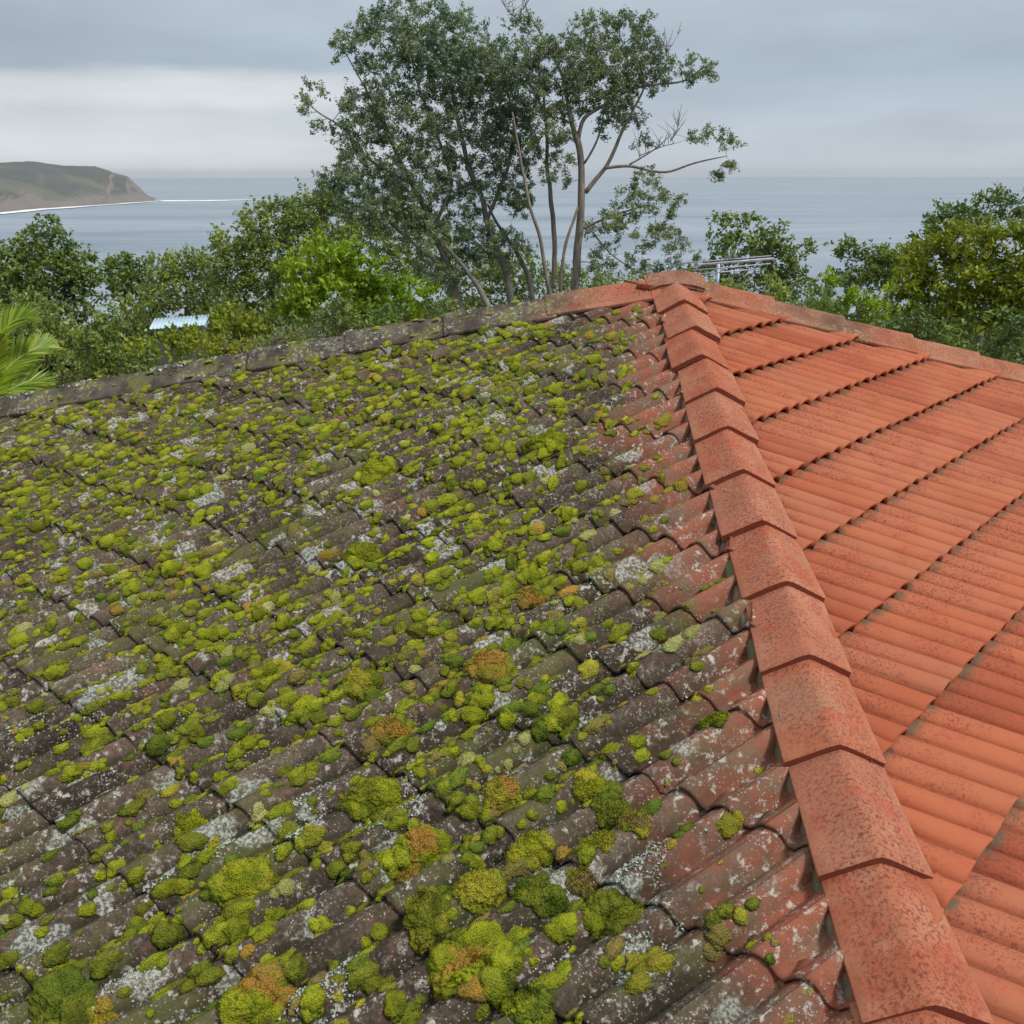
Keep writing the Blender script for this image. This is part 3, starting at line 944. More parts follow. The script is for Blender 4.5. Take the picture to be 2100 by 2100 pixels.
BIG = [ # photo x, y, width in photo px, length factor, main colour, second colour, label
 (962, 1944, 185, .75, 'bright', 'orange', 'largest moss cushion of the roof, yellow green with an orange crown'),
 (858, 1712, 118, .75, 'bright', 'orange', 'olive moss cushion with orange top, just above a small orange one'),
 (826, 1771, 56, .8, 'orange', None, 'small orange brown moss cushion below the olive one with orange top'),
 (979, 1795, 104, .85, 'bright', 'yellow', 'bright yellow green moss cushion above the tall olive column'),
 (1077, 1712, 98, .85, 'yellow', 'bright', 'golden yellow moss cushion left of the small round yellow one'),
 (1225, 1708, 68, .75, 'yellow', 'bright', 'small round yellow moss cushion standing alone on bare tile'),
 (1085, 1795, 82, 1.1, 'olive', 'green', 'domed dark olive moss cushion touching a deep green one'),
 (1125, 1820, 72, .7, 'green', None, 'deep green moss cushion leaning against a domed olive one'),
 (1186, 1774, 62, .8, 'brown', 'yellow', 'small brownish moss cushion right of the domed olive one'),
 (1252, 1840, 112, .8, 'olive', 'bright', 'knobbly horseshoe shaped olive moss cushion under the grey lichen patch'),
 (868, 1850, 92, 1.6, 'olive', 'yellow', 'tall column shaped olive moss growth left of centre bottom'),
 (1073, 2030, 98, .9, 'green', 'bright', 'rich green moss cushion at the very bottom, right of the largest one'),
 (1023, 1602, 76, .9, 'yellow', 'orange', 'yellow orange moss cushion above the golden yellow one'),
 (750, 1608, 120, .7, 'bright', 'olive', 'long yellow green moss cushion beside the big grey green lichen patch'),
 (1252, 1634, 86, .85, 'olive', 'green', 'dark olive moss clump above the small round yellow cushion'),
 (1295, 1668, 70, .7, 'yellow', 'brown', 'yellow moss cushion with brown edge right of the dark olive clump'),
 (1200, 1585, 66, .8, 'yellow', 'bright', 'ragged yellow moss cushion on a roll right of the yellow orange one'),
 (489, 1780, 130, .75, 'bright', 'yellow', 'broad bright yellow moss cushion alone in the lower left of the roof'),
 (112, 2040, 130, 1.0, 'green', 'olive', 'big dark green moss mound in the bottom left corner'),
 (190, 2062, 66, .8, 'orange', 'yellow', 'orange moss cushion beside the dark green corner mound'),
 (515, 2020, 138, .75, 'bright', 'orange', 'wide green and orange mottled moss cushion near the bottom left'),
 (112, 1972, 66, .7, 'yellow', 'bright', 'smooth lemon yellow moss cushion above the dark green corner mound'),
 (380, 1662, 68, .9, 'bright', 'olive', 'two lobed bright green moss cushion on the left side'),
 (993, 1340, 98, .6, 'orange', 'yellow', 'wide orange and yellow moss cushion in the middle of the roof'),
 (1091, 1200, 74, .6, 'orange', 'olive', 'orange moss cushion highest up on the roof, towards the hip'),
 (798, 1472, 80, .6, 'orange', 'olive', 'orange moss cushion lower left of the wide orange and yellow one'),
 (1462, 1450, 68, .8, 'bright', 'olive', 'moss tuft nearest the orange hip caps'),
 (725, 1375, 96, .75, 'olive', 'yellow', 'large olive moss cushion left of the wide orange and yellow one'),
 (740, 1118, 80, .7, 'bright', None, 'tall bright moss dome high on the roof, centre'),
 (770, 945, 100, .5, 'bright', 'yellow', 'lime green moss cushion in the upper centre, the brightest up there'),
 (1115, 890, 90, .5, 'bright', None, 'long lime moss cushion high on the roof close to the hip'),
]
def big_moss():
    for i, (px, py, w, lf, k1, k2, lab) in enumerate(BIG):
        r_ = np.random.default_rng(900+i)
        u0, v0, P0 = pix_on(SL, px, py+w*.10, .045)
        D = np.linalg.norm(P0-CAM)
        rad = w*.5*D/FPX
        fx = Rv; fy = np.cross([0, 0, 1.0], Rv)
        G = Geo()
        nl = 5 if w < 75 else 9
        sub0 = 5 if D > 4 else (6 if w > 110 else 5)
        # main lobe oriented across the picture
        ang = math.atan2(Rv@SL.al, Rv@SL.fl)-RIBANG
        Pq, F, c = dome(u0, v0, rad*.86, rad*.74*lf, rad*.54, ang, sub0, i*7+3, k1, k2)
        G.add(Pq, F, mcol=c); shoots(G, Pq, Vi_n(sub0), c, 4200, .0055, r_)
        for j in range(nl):
            a = 2*np.pi*(j+r_.uniform(-.3, .3))/nl
            dx, dy = math.cos(a)*rad*.66, math.sin(a)*rad*.66*lf
            q = P0+fx*dx+fy*dy
            rr = rad*r_.uniform(.26, .44)
            kk = k1 if r_.random() < .7 or not k2 else k2
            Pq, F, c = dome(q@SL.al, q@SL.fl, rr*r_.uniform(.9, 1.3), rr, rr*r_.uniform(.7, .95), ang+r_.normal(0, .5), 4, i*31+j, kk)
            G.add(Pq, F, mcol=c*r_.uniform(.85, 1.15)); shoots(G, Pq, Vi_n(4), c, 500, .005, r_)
        me = G.mesh('moss_cushion', M_MOSS)
        base = SL.P(u0, v0, 0.0)
        me.transform(Matrix.Translation(tuple(-base)))
        o = obj('moss_cushion', me, None, lab, 'moss cushion', 'large moss cushions on the roof tiles')
        o.location = base
big_moss()

def flakes(G, P0, n, spread, size, normal, seed):
    r_ = np.random.default_rng(seed)
    a = np.cross(normal, [0, 0, 1.0]); a /= np.linalg.norm(a); b = np.cross(normal, a)
    for i in range(n):
        c = P0+a*r_.normal(0, spread)+b*r_.normal(0, spread)+normal*abs(r_.normal(0, size*.5))
        nn = normal+r_.normal(0, .55, 3); nn /= np.linalg.norm(nn)
        x = np.cross(nn, r_.normal(0, 1, 3)); x /= np.linalg.norm(x); y = np.cross(nn, x)
        k = 9; th = np.arange(k)*2*np.pi/k
        rr = size*r_.uniform(.5, 1.2)*(1+.35*np.sin(th*3+r_.random()*6)+r_.normal(0, .12, k))
        V = np.concatenate([[c], c+rr[:, None]*(np.cos(th)[:, None]*x+np.sin(th)[:, None]*y)+nn*size*.35*r_.uniform(0, 1, k)[:, None]])
        j = np.arange(k)
        G.add(V, np.stack([0*j, 1+j, 1+(j+1) % k], -1))
def lichens():
    r_ = np.random.default_rng(5); G = Geo()
    # crusty patches on the tiles: photo positions of the larger ones, then random
    pts = [(810, 1640, 60), (770, 1660, 45), (1335, 1745, 45), (1290, 1775, 30), (620, 1640, 55), (600, 1700, 40), (530, 1560, 30), (1130, 1400, 45), (1160, 1200, 30), (1230, 1170, 25), (1130, 1030, 25), (710, 1025, 30), (640, 950, 25), (205, 935, 35), (200, 1290, 40), (500, 1280, 40), (360, 1230, 35), (270, 1330, 30), (40, 1500, 50), (150, 1480, 45), (350, 1480, 35), (170, 1100, 35), (260, 2000, 45), (660, 2040, 55), (700, 1990, 40), (1310, 1950, 50), (1110, 1975, 35), (990, 2000, 30), (70, 1960, 25), (320, 1800, 25), (205, 1600, 25), (450, 1730, 25), (480, 1545, 25), (600, 2050, 30), (850, 1310, 25), (1010, 1140, 30), (1250, 820, 15), (160, 870, 25), (90, 880, 22)]
    for i, (px, py, w) in enumerate(pts):
        u, v, P0 = pix_on(SL, px, py, .03)
        D = np.linalg.norm(P0-CAM); rad = w*D/FPX
        m = int(150*(w/40)**2)
        for j in range(m):
            a = r_.uniform(0, 6.28); q = math.sqrt(r_.random())*rad
            uu = u+q*math.cos(a)*.8; vv = v+q*math.sin(a)*1.3
            h = float(hL(np.array([uu]), np.array([vv]))[0])
            flakes(G, SL.P(uu, vv, h+.001), 1, .003, .0034, SL.n, i*999+j)
    for i in range(500):
        v = r_.uniform(.5, 5); u = r_.uniform(min(RF_L, RB_L)*v, max(RF_L, RB_L)*v)
        if abs(u-RF_L*v) < .12: continue
        h = float(hL(np.array([u]), np.array([v]))[0])
        flakes(G, SL.P(u, v, h+.001), int(r_.integers(2, 9)), .010, .0036, SL.n, 70000+i)
    # tufts on the left hip caps
    for t, n, s in [(3.05, 90, .035), (2.95, 60, .03), (2.3, 40, .02), (3.6, 50, .05), (4.0, 40, .06), (4.6, 30, .03), (5.2, 40, .04), (1.9, 40, .03), (1.2, 30, .03), (2.75, 30, .05)]:
        for s_ in (0,):
            P0 = HL*t+UPZ*(H_CAP-.004)+latL*r_.uniform(-.03, .05)
            flakes(G, P0, n, s, .009, upL, int(t*100))
    obj('lichen', G.mesh('lichen', M_LICHEN), label='pale grey frilly lichen crusts on the dark tiles and left hip', cat='lichen', kind='stuff')
lichens()
def hip_moss():
    r_ = np.random.default_rng(77); G = Geo()
    Vi, Fi = ICO[2]
    for i in range(150):
        t = r_.uniform(.9, 6.2); s = r_.uniform(-.12, .12)
        x = s/.135
        P0 = HL*t+UPZ*H_CAP+latL*s+upL*(-.09*abs(x)+.008)
        r = .006+abs(r_.normal(0, .007))
        q = Vi*(1+.25*fbm(Vi*2+i, 2, 2))[:, None]*[r*1.6, r, r*.6]
        V = P0+q[:, :1]*HL+q[:, 1:2]*latL+q[:, 2:]*upL
        k = ['olive', 'bright', 'brown'][int(r_.integers(0, 3))]
        G.add(V, Fi, mcol=np.repeat(np.array(PAL[k][0])[None], len(V), 0))
    obj('hip_moss', G.mesh('hip_moss', M_MOSS), label='thin moss crumbs growing on the dark left hip caps', cat='moss', kind='stuff')
hip_moss()

# ------------------------------------------------------------------ television antenna behind the apex
def antenna():
    base = at(1473, 604, 6.4)
    a = empty('tv_antenna', tuple(base), 'flat silver television antenna on a short mast behind the roof apex', 'antenna')
    alu = mat_plain('aluminium', (.34, .37, .46), .5, .3, 20)
    blk = mat_plain('black_plastic', (.02, .02, .025), .5)
    top = at(1473, 548, 6.4)
    V, F = tube([base-[0, 0, .6], top+[0, 0, .02]], .011, 8)
    G = Geo(); G.add(V, F)
    part('mast', G.mesh('mast', alu), a)
    e = at(1612, 542, 6.55)-at(1398, 562, 6.3); e[2] *= .9; eL = np.linalg.norm(e); e /= eL
    bdir = np.cross([0, 0, 1.0], e); bdir /= np.linalg.norm(bdir); bdir = bdir+e*.38*(1 if bdir[1] > 0 else -1); bdir /= np.linalg.norm(bdir); bdir[2] = .0
    mid = at(1500, 547, 6.4)
    G = Geo(); V, F = tube([mid-bdir*.48, mid+bdir*.48], .011, 6); G.add(V, F); part('boom', G.mesh('boom', alu), a)
    for i, (t, l) in enumerate([(-.44, .40), (-.16, .50), (.14, .56), (.44, .62)]):
        c = mid+bdir*t+np.array([0, 0, .012])+e*(.03*((i % 3)-1))
        G = Geo()
        V, F = tube([c-e*l*.5, c, c+e*l*.5], .0042, 6); G.add(V, F)
        part('element', G.mesh('element', alu), a)
    for t in (-.3, .05, .34):
        G = Geo(); V, F = box(mid+bdir*t+[0, 0, .006], (.03, .03, .024)); G.add(V, F)
        part('clamp', G.mesh('clamp', blk, False), a)
    # folded dipole and upright reflector stubs
    G = Geo(); c = mid+bdir*.1+e*.04
    V, F = tube([c-e*.24+[0, 0, -.02], c-e*.27+[0, 0, 0], c-e*.24+[0, 0, .022], c+e*.24+[0, 0, .022], c+e*.27, c+e*.24+[0, 0, -.02]], .006, 6); G.add(V, F)
    part('dipole', G.mesh('dipole', alu), a)
    G = Geo()
    for dx in (-.012, .016):
        c = mid+bdir*.42+e*(.0+dx); V, F = tube([c, c+[dx, 0, .075]], .006, 6); G.add(V, F)
    part('reflector', G.mesh('reflector', alu), a)
antenna()

# ------------------------------------------------------------------ vegetation
def leaf_geo(G, C, size, aspect, r_, droop=0.0, up=None):
    """C: (n,3) leaf centres. Rhombic folded leaves, one island each"""
    n = len(C)
    d = r_.normal(0, 1, (n, 3)); d[:, 2] -= droop
    if up is not None: d = d+up
    d /= np.linalg.norm(d, axis=1)[:, None]
    q = r_.normal(0, 1, (n, 3)); q[:, 2] *= 1-.6*min(1, droop)
    s = np.cross(d, q); s /= np.linalg.norm(s, axis=1)[:, None]+1e-9
    L = size*r_.uniform(.65, 1.3, n)[:, None]
    nn = np.cross(d, s)
    a = C-d*L*.5; b = C+s*L*aspect*.5-d*L*.05+nn*L*.06; c = C+d*L*.5; e = C-s*L*aspect*.5-d*L*.05+nn*L*.06
    V = np.stack([a, b, c, e], 1).reshape(-1, 3)
    G.add(V, np.arange(4*n).reshape(n, 4))

def grow(limbs, tips, r_, twig=.012, sag=.12):
    """limbs: list of (pts, radii). Greedy connection of crown tips to the nearest wood."""
    G = Geo(); nodes = []; nrad = []
    for pts, rad in limbs:
        pts = np.asarray(pts, float)
        seg = np.linalg.norm(np.diff(pts, axis=0), axis=1); L = seg.sum()
        n = max(4, int(L/.12)); s = np.concatenate([[0], np.cumsum(seg)]); t = np.linspace(0, L, n)
        Q = np.stack([np.interp(t, s, pts[:, k]) for k in range(3)], -1)
        # smooth the polyline and add a little crookedness
        for _ in range(3): Q[1:-1] = (Q[:-2]+2*Q[1:-1]+Q[2:])/4
        Q[1:-1] += .018*L**.5*fbm(Q[1:-1]*1.3, 2, 3)[:, None]*np.array([1, 1, .3])
        rr = np.interp(t, s, rad)*.82
        V, F = tube(Q, rr, 8); G.add(V, F)
        nodes.append(Q); nrad.append(rr)
    nodes = np.concatenate(nodes); nrad = np.concatenate(nrad)
    cap = len(nodes)+len(tips)*4
    N = np.zeros((cap, 3)); Rr = np.zeros(cap); N[:len(nodes)] = nodes; Rr[:len(nodes)] = nrad; m = len(nodes)
    depth = np.zeros(cap); 
    d0 = np.array([np.min(np.linalg.norm(nodes-t, axis=1)) for t in tips])
    order = np.argsort(d0)
    for i in order:
        p = tips[i]
        dd = p-N[:m]; ds = np.linalg.norm(dd, axis=1)
        cost = ds+.22*depth[:m]+np.where(dd[:, 2] < -.1, .3*np.abs(dd[:, 2]), 0)
        j = int(np.argmin(cost)); q = N[j]; l = ds[j]
        if l < .03: continue
        r0 = min(Rr[j]*.62, twig+.006*l); r1 = max(.0035, r0*.4)
        ts = np.linspace(0, 1, 5)
        off = r_.normal(0, .10*l, 3); off[2] += sag*l
        line = q+(p-q)*ts[:, None]+np.sin(np.pi*ts)[:, None]*off*.5
        rr = r0+(r1-r0)*ts
        V, F = tube(line, rr, 4, False); G.add(V, F)
        N[m:m+4] = line[1:]; Rr[m:m+4] = rr[1:]; depth[m:m+4] = depth[j]+l*ts[1:]; m += 4
    return G

def clump_points(cl, dist, r_, dens, shell=.35, depthk=1.0):
    """cl: list of (px, py, rx, ry[, depth offset]) in photo px -> points inside world ellipsoids"""
    out = []
    for c in cl:
        px, py, rx, ry = c[:4]; do = c[4] if len(c) > 4 else 0
        D = dist+do; C = at(px, py, D); sc = D/FPX
        a, b = rx*sc, ry*sc; dp = (a*b)**.5*depthk
        n = max(4, int(dens*(a*b*dp)**.75*6))
        q = r_.normal(0, 1, (n, 3)); q /= np.linalg.norm(q, axis=1)[:, None]
        q *= (r_.random(n)**shell)[:, None]
        view = np.array([C[0]-CAM[0], C[1]-CAM[1], 0]); view /= np.linalg.norm(view); side = np.array([view[1], -view[0], 0])
        out.append(C+q[:, :1]*a*side+q[:, 1:2]*dp*view+q[:, 2:]*b*UPZ)
    return np.concatenate(out)

def make_tree(name, label, cat, dist, limbs, clumps, leafm, barkm, dens=6, leaves=40, lsize=.09, aspect=.42, spread=.2, droop=.5, seed=1, group=None, twigs=True, depthk=1.0, shell=.35, bare=None, upv=None):
    r_ = np.random.default_rng(seed)
    tips = clump_points(clumps, dist, r_, dens*(1.75 if twigs else 2.3), shell, depthk)
    leaves = int(leaves*(1.8 if twigs else 1.35))
    L = []
    for lb in limbs:
        pts = [at(p[0], p[1], dist+(p[2] if len(p) > 2 else 0)) for p in lb[0]]
        rad = lb[1]
        if lb[2]:                                    # a trunk: carry it down to the ground
            b = pts[0].copy(); gz = float(terrain_z(b[0], b[1]))-.2
            if b[2] > gz: pts = [np.array([b[0], b[1], gz])]+pts; rad = [rad[0]*1.35]+list(rad)
        L.append((pts, rad))
    base = L[0][0][0]
    root = empty(name, tuple(base), label, cat, group)
    G = grow(L, tips, r_) if twigs else grow(L, tips[::3], r_)
    if bare is not None:
        for pl in bare:
            pts = np.array([at(p[0], p[1], dist+(p[2] if len(p) > 2 else 0)) for p in pl[0]])
            V, F = tube(pts, np.linspace(pl[1], .004, len(pts)), 5); G.add(V, F)
            for k in range(14):
                i = r_.integers(1, len(pts)); q = pts[i-1]+(pts[i]-pts[i-1])*r_.random()
                e = q+r_.normal(0, .16, 3)+np.array([0, 0, .28])
                V, F = tube([q, (q+e)/2+r_.normal(0, .03, 3), e], [.008, .006, .003], 4, False); G.add(V, F)
    part('trunk', G.mesh('trunk', barkm), root)
    n = leaves
    sp_ = spread*r_.uniform(.5, 1.15, len(tips))
    # leaves sit in sprays along short twiglets, six or so to a tip
    k = 6; per = max(2, n//k)
    td = r_.normal(0, 1, (len(tips)*k, 3)); td[:, 2] = td[:, 2]*.7+.35; td /= np.linalg.norm(td, axis=1)[:, None]
    tb = np.repeat(tips, k, 0)+r_.normal(0, .45, (len(tips)*k, 3))*np.repeat(sp_, k)[:, None]
    tl = np.repeat(sp_, k)*r_.uniform(.8, 2.0, len(tips)*k)
    tt = r_.random(len(tips)*k*per)**.7
    dirs = np.repeat(td, per, 0)
    C = np.repeat(tb, per, 0)+dirs*(tt*np.repeat(tl, per))[:, None]+r_.normal(0, .028, (len(tips)*k*per, 3))
    upv = dirs*1.1+(0 if upv is None else upv)
    G = Geo(); leaf_geo(G, C, lsize, aspect, r_, droop, upv)
    part('crown', G.mesh('crown', leafm, False), root)
    return root

LM_EUC = mat_leaf('gum_leaves', [(0.112, 0.187, 0.112), (0.176, 0.237, 0.15), (0.25, 0.31, 0.211), (0.138, 0.187, 0.087), (0.325, 0.349, 0.199)], .22)
LM_EUC2 = mat_leaf('paperbark_leaves', [(0.109, 0.185, 0.12), (0.163, 0.239, 0.163), (0.217, 0.305, 0.217), (0.13, 0.163, 0.066), (0.327, 0.413, 0.327)], .22)
LM_OLIVE = mat_leaf('olive_leaves', [(0.119, 0.186, 0.052), (0.186, 0.267, 0.074), (0.281, 0.355, 0.111), (0.156, 0.207, 0.059), (0.414, 0.458, 0.192)], .3)
LM_DARK = mat_leaf('dark_leaves', [(0.089, 0.15, 0.049), (0.138, 0.214, 0.064), (0.214, 0.301, 0.089), (0.126, 0.163, 0.049)], .22)
LM_BRIGHT = mat_leaf('bright_leaves', [(0.146, 0.247, 0.02), (0.225, 0.349, 0.022), (0.315, 0.428, 0.034), (0.124, 0.203, 0.016)], .35)
LM_YEL = mat_leaf('yellow_green_leaves', [(0.128, 0.186, 0.016), (0.213, 0.265, 0.021), (0.298, 0.329, 0.031), (0.095, 0.138, 0.016)], .3)
LM_GREY = mat_leaf('silver_leaves', [(.16, .20, .12), (.25, .29, .20), (.11, .15, .07)], .25)
BK_PALE = mat_bark('pale_gum_bark', (.12, .10, .08), (.26, .22, .18))
BK_GREY = mat_bark('grey_bark', (.13, .125, .10), (.25, .23, .19))
BK_DARK = mat_bark('dark_bark', (.07, .06, .045), (.14, .12, .09))

# the two tall trees behind the apex
make_tree('paperbark_tree', 'tall many stemmed grey green tree with a dense wide crown, left of the gum', 'tree', 25,
  [([(942, 640), (925, 560), (890, 470), (850, 380), (800, 290), (770, 200)], [.13, .11, .09, .07, .05, .03], True),
   ([(1050, 620), (1040, 560), (1000, 450), (960, 330), (930, 200), (900, 100)], [.12, .10, .085, .07, .05, .02], True),
   ([(1000, 450), (1040, 350), (1060, 250), (1030, 150)], [.06, .05, .04, .02], False),
   ([(890, 470), (930, 380), (900, 280), (860, 180), (840, 80)], [.06, .05, .04, .03, .015], False),
   ([(850, 380), (760, 330), (700, 260), (650, 230), (625, 205)], [.05, .04, .03, .02, .01], False),
   ([(800, 290), (750, 180), (710, 110), (695, 80)], [.04, .025, .015, .01], False),
   ([(925, 560), (850, 500), (780, 440), (700, 410)], [.07, .05, .04, .02], False),
   ([(1095, 630, .4), (1080, 560, .4), (1050, 500, .3), (1000, 420, .2)], [.09, .08, .06, .03], True),
   ([(1010, 640, -.6), (975, 580, -.5), (930, 520, -.4), (870, 450, -.3)], [.10, .08, .06, .03], True)],
  [(860, 40, 95, 42), (1000, 120, 50, 45), (1020, 200, 60, 50), (1040, 260, 50, 45), (930, 90, 85, 60), (800, 80, 75, 50), (740, 65, 30, 28), (700, 85, 26, 26), (690, 110, 20, 16), (860, 140, 120, 55), (960, 160, 90, 60), (740, 130, 30, 18),
   (640, 185, 24, 22), (625, 215, 16, 22), (650, 255, 14, 10), (770, 210, 80, 45), (730, 270, 55, 60), (850, 250, 95, 60), (960, 270, 90, 60), (1050, 300, 60, 70), (760, 350, 90, 55),
   (860, 350, 80, 60), (690, 380, 50, 40), (960, 380, 90, 55), (1060, 400, 50, 50), (830, 440, 110, 45), (930, 480, 110, 50), (1010, 520, 70, 55), (760, 430, 80, 40), (900, 555, 70, 35), (1080, 200, 50, 50)],
  LM_EUC2, BK_GREY, dens=10, leaves=48, lsize=.070, spread=.12, seed=3)
make_tree('gum_tree', 'slender pale trunked gum tree with open flat crown and long bare right limb', 'tree', 24,
  [([(1180, 595), (1183, 500), (1193, 420), (1190, 350), (1186, 285), (1178, 270)], [.125, .115, .105, .095, .09, .085], True),
   ([(1178, 272), (1166, 230), (1160, 180), (1140, 120), (1110, 70), (1080, 30), (1072, -20)], [.07, .055, .045, .035, .025, .018, .01], False),
   ([(1186, 285), (1195, 240), (1240, 215), (1290, 182), (1350, 172), (1400, 170), (1425, 150), (1450, 135)], [.06, .055, .045, .038, .03, .022, .015, .01], False),
   ([(1200, 395), (1225, 362), (1245, 340), (1275, 270), (1300, 220), (1325, 180), (1300, 100)], [.07, .06, .055, .045, .035, .025, .01], False),
   ([(1240, 345), (1290, 338), (1330, 350), (1370, 356), (1410, 338), (1450, 328), (1490, 320)], [.045, .04, .036, .03, .026, .02, .01], False),
   ([(1290, 338), (1330, 315), (1360, 295), (1375, 275)], [.025, .02, .014, .008], False),
   ([(1198, 335), (1220, 300), (1235, 260), (1240, 200)], [.035, .03, .022, .012], False),
   ([(1115, 620, .8), (1140, 560, .8), (1130, 430, .8), (1122, 300, .8), (1115, 180, .8)], [.085, .08, .07, .05, .03], True),
   ([(1130, 600, -.7), (1100, 480, -.7), (1070, 350, -.6), (1050, 230, -.5)], [.06, .05, .04, .02], True),
   ([(1150, 590, -.5), (1160, 500, -.5), (1185, 425, -.4)], [.05, .045, .035], True),
   ([(1195, 450), (1250, 520), (1310, 560)], [.03, .02, .01], False),
   ([(1190, 470), (1260, 440), (1330, 420)], [.04, .03, .012], False)],
  [(1215, 160, 80, 40), (1290, 185, 60, 26), (1345, 165, 40, 20), (1270, 215, 40, 25), (1240, 62, 90, 32), (1190, 110, 95, 40), (1300, 60, 42, 30), (1330, 110, 55, 32), (1250, 140, 95, 40), (1350, 140, 45, 25), (1110, 100, 65, 28), (1100, 150, 60, 50), (1060, 130, 40, 40),
   (1435, 135, 30, 22), (1460, 155, 20, 16), (1420, 165, 12, 8), (1080, 40, 30, 16), (1055, 50, 22, 16), (1150, 200, 60, 50), (1230, 200, 50, 28), (1290, 240, 32, 28), (1240, 255, 40, 24), (1320, 300, 22, 16), (1130, 270, 50, 50),
   (1440, 285, 34, 20), (1490, 295, 24, 26), (1470, 360, 12, 9), (1500, 330, 14, 14), (1330, 380, 38, 30), (1370, 420, 36, 30), (1290, 430, 50, 34), (1250, 470, 45, 36), (1340, 480, 50, 36), (1390, 520, 42, 28), (1240, 540, 44, 34), (1310, 545, 44, 28), (1370, 560, 34, 18), (1145, 350, 35, 35)],
  LM_EUC, BK_PALE, dens=10, leaves=46, lsize=.068, spread=.11, seed=5,
  bare=[([(1072, 20), (1090, -10), (1100, -40)], .014), ([(1375, 290), (1390, 262), (1392, 245)], .012), ([(1072, 50), (1040, 20), (1020, -10)], .012), ([(1310, 320), (1360, 300), (1400, 290)], .012), ([(1350, 130), (1380, 90), (1390, 70)], .01)])

def bush(name, label, cat, dist, trunk, clumps, lm, bk, **kw):
    d = dict(dens=7.5, leaves=42, lsize=.075, aspect=.5, spread=.12, droop=.1, shell=.3, twigs=False)
    d.update(kw)
    return make_tree(name, label, cat, dist, [([trunk, (trunk[0]+4, trunk[1]-40)], [.035 if dist < 25 else .1, .02], True)], clumps, lm, bk, **d)

GB = 'trees and shrubs between the house and the sea'
bush('shrub', 'bright lime green bushy shrub left of the tall trees', 'shrub', 17, (690, 640), [(690, 520, 60, 38), (640, 560, 62, 45), (740, 560, 65, 50), (690, 610, 95, 55), (800, 600, 50, 35), (860, 615, 45, 28), (610, 640, 50, 40), (770, 640, 70, 35)], LM_BRIGHT, BK_DARK, seed=21, group=GB, lsize=.10, dens=9, upv=np.array([0, 0, .8]))
bush('broad_tree', 'broad olive green tree mass sloping up towards the tall trees', 'tree', 34, (560, 600), [(640, 430, 60, 40), (560, 460, 65, 45), (500, 500, 60, 45), (600, 520, 90, 55), (470, 555, 60, 45), (540, 600, 90, 45), (690, 460, 50, 50), (660, 410, 30, 24)], LM_OLIVE, BK_DARK, seed=22, group=GB, lsize=.13, dens=6, leaves=34, spread=.2)
bush('backing_tree', 'dark brownish green tree growing behind the stems of the paperbark', 'tree', 29, (820, 620), [(740, 460, 60, 40), (800, 470, 80, 45), (860, 520, 90, 55), (960, 560, 90, 50), (1060, 560, 70, 50), (1140, 580, 70, 40), (780, 560, 90, 50), (1200, 590, 60, 26), (1000, 610, 100, 30)], LM_OLIVE, BK_GREY, seed=23, group=GB, lsize=.11, dens=5, leaves=30, spread=.2)
bush('conical_tree', 'dark conical tree rising above the left shrubs in front of the sea', 'tree', 42, (100, 640), [(96, 468, 28, 22), (75, 492, 34, 22), (125, 505, 34, 24), (55, 530, 45, 28), (150, 545, 40, 28), (100, 560, 80, 40), (30, 580, 60, 42), (160, 590, 45, 40), (90, 620, 110, 45), (-20, 560, 40, 60)], LM_DARK, BK_DARK, seed=24, group=GB, lsize=.16, dens=4.2, leaves=30, spread=.26)
bush('small_tree', 'small rounded dark tree between the conical tree and the olive mass', 'tree', 46, (255, 620), [(250, 545, 38, 22), (290, 550, 30, 20), (235, 570, 35, 25), (280, 590, 60, 35)], LM_DARK, BK_DARK, seed=25, group=GB, lsize=.17, dens=4.2, leaves=30, spread=.26)
bush('round_tree', 'mid green rounded tree directly left of the olive mass', 'tree', 38, (380, 620), [(385, 530, 42, 20), (345, 550, 40, 25), (420, 560, 45, 28), (370, 590, 80, 40), (300, 620, 60, 30), (440, 610, 60, 35)], LM_OLIVE, BK_DARK, seed=26, group=GB, lsize=.14, dens=5, leaves=30, spread=.22)
bush('shrub', 'dull olive shrub with brownish tips, left of the pale blue roof', 'shrub', 15, (180, 720), [(180, 680, 80, 45), (110, 690, 60, 40), (240, 700, 60, 40), (160, 740, 90, 35), (250, 745, 70, 30), (330, 720, 60, 25), (70, 640, 60, 35)], LM_OLIVE, BK_DARK, seed=27, group=GB, lsize=.08, dens=8)
bush('shrub', 'fresh green spiky shrub right of the pale blue roof', 'shrub', 13, (480, 690), [(410, 700, 50, 18), (360, 706, 45, 18), (310, 712, 40, 18), (480, 650, 50, 32), (440, 680, 50, 28), (520, 680, 50, 30), (560, 700, 50, 22), (470, 715, 60, 25)], LM_YEL, BK_DARK, seed=28, group=GB, lsize=.075, dens=9, upv=np.array([0, 0, .8]))
bush('shrub', 'silvery leaved low shrub poking over the left hip', 'shrub', 10.5, (560, 735), [(560, 705, 40, 20), (610, 700, 35, 16), (520, 722, 35, 12), (640, 690, 30, 12)], LM_GREY, BK_DARK, seed=29, group=GB, lsize=.06, dens=11, upv=np.array([0, 0, 1.2]), aspect=.28)
bush('shrub', 'low dark shrub behind the hip below the lime green shrub', 'shrub', 12, (700, 690), [(650, 670, 60, 24), (730, 665, 60, 24), (820, 650, 70, 22), (900, 645, 50, 15), (700, 640, 60, 30)], LM_DARK, BK_DARK, seed=30, group=GB, lsize=.07, dens=8)
bush('shrub', 'yellowish creeper clump just above the dark hip caps', 'shrub', 9.5, (455, 735), [(455, 722, 30, 9), (490, 716, 24, 8), (425, 728, 24, 7)], LM_YEL, BK_DARK, seed=31, group=GB, lsize=.045, dens=12)
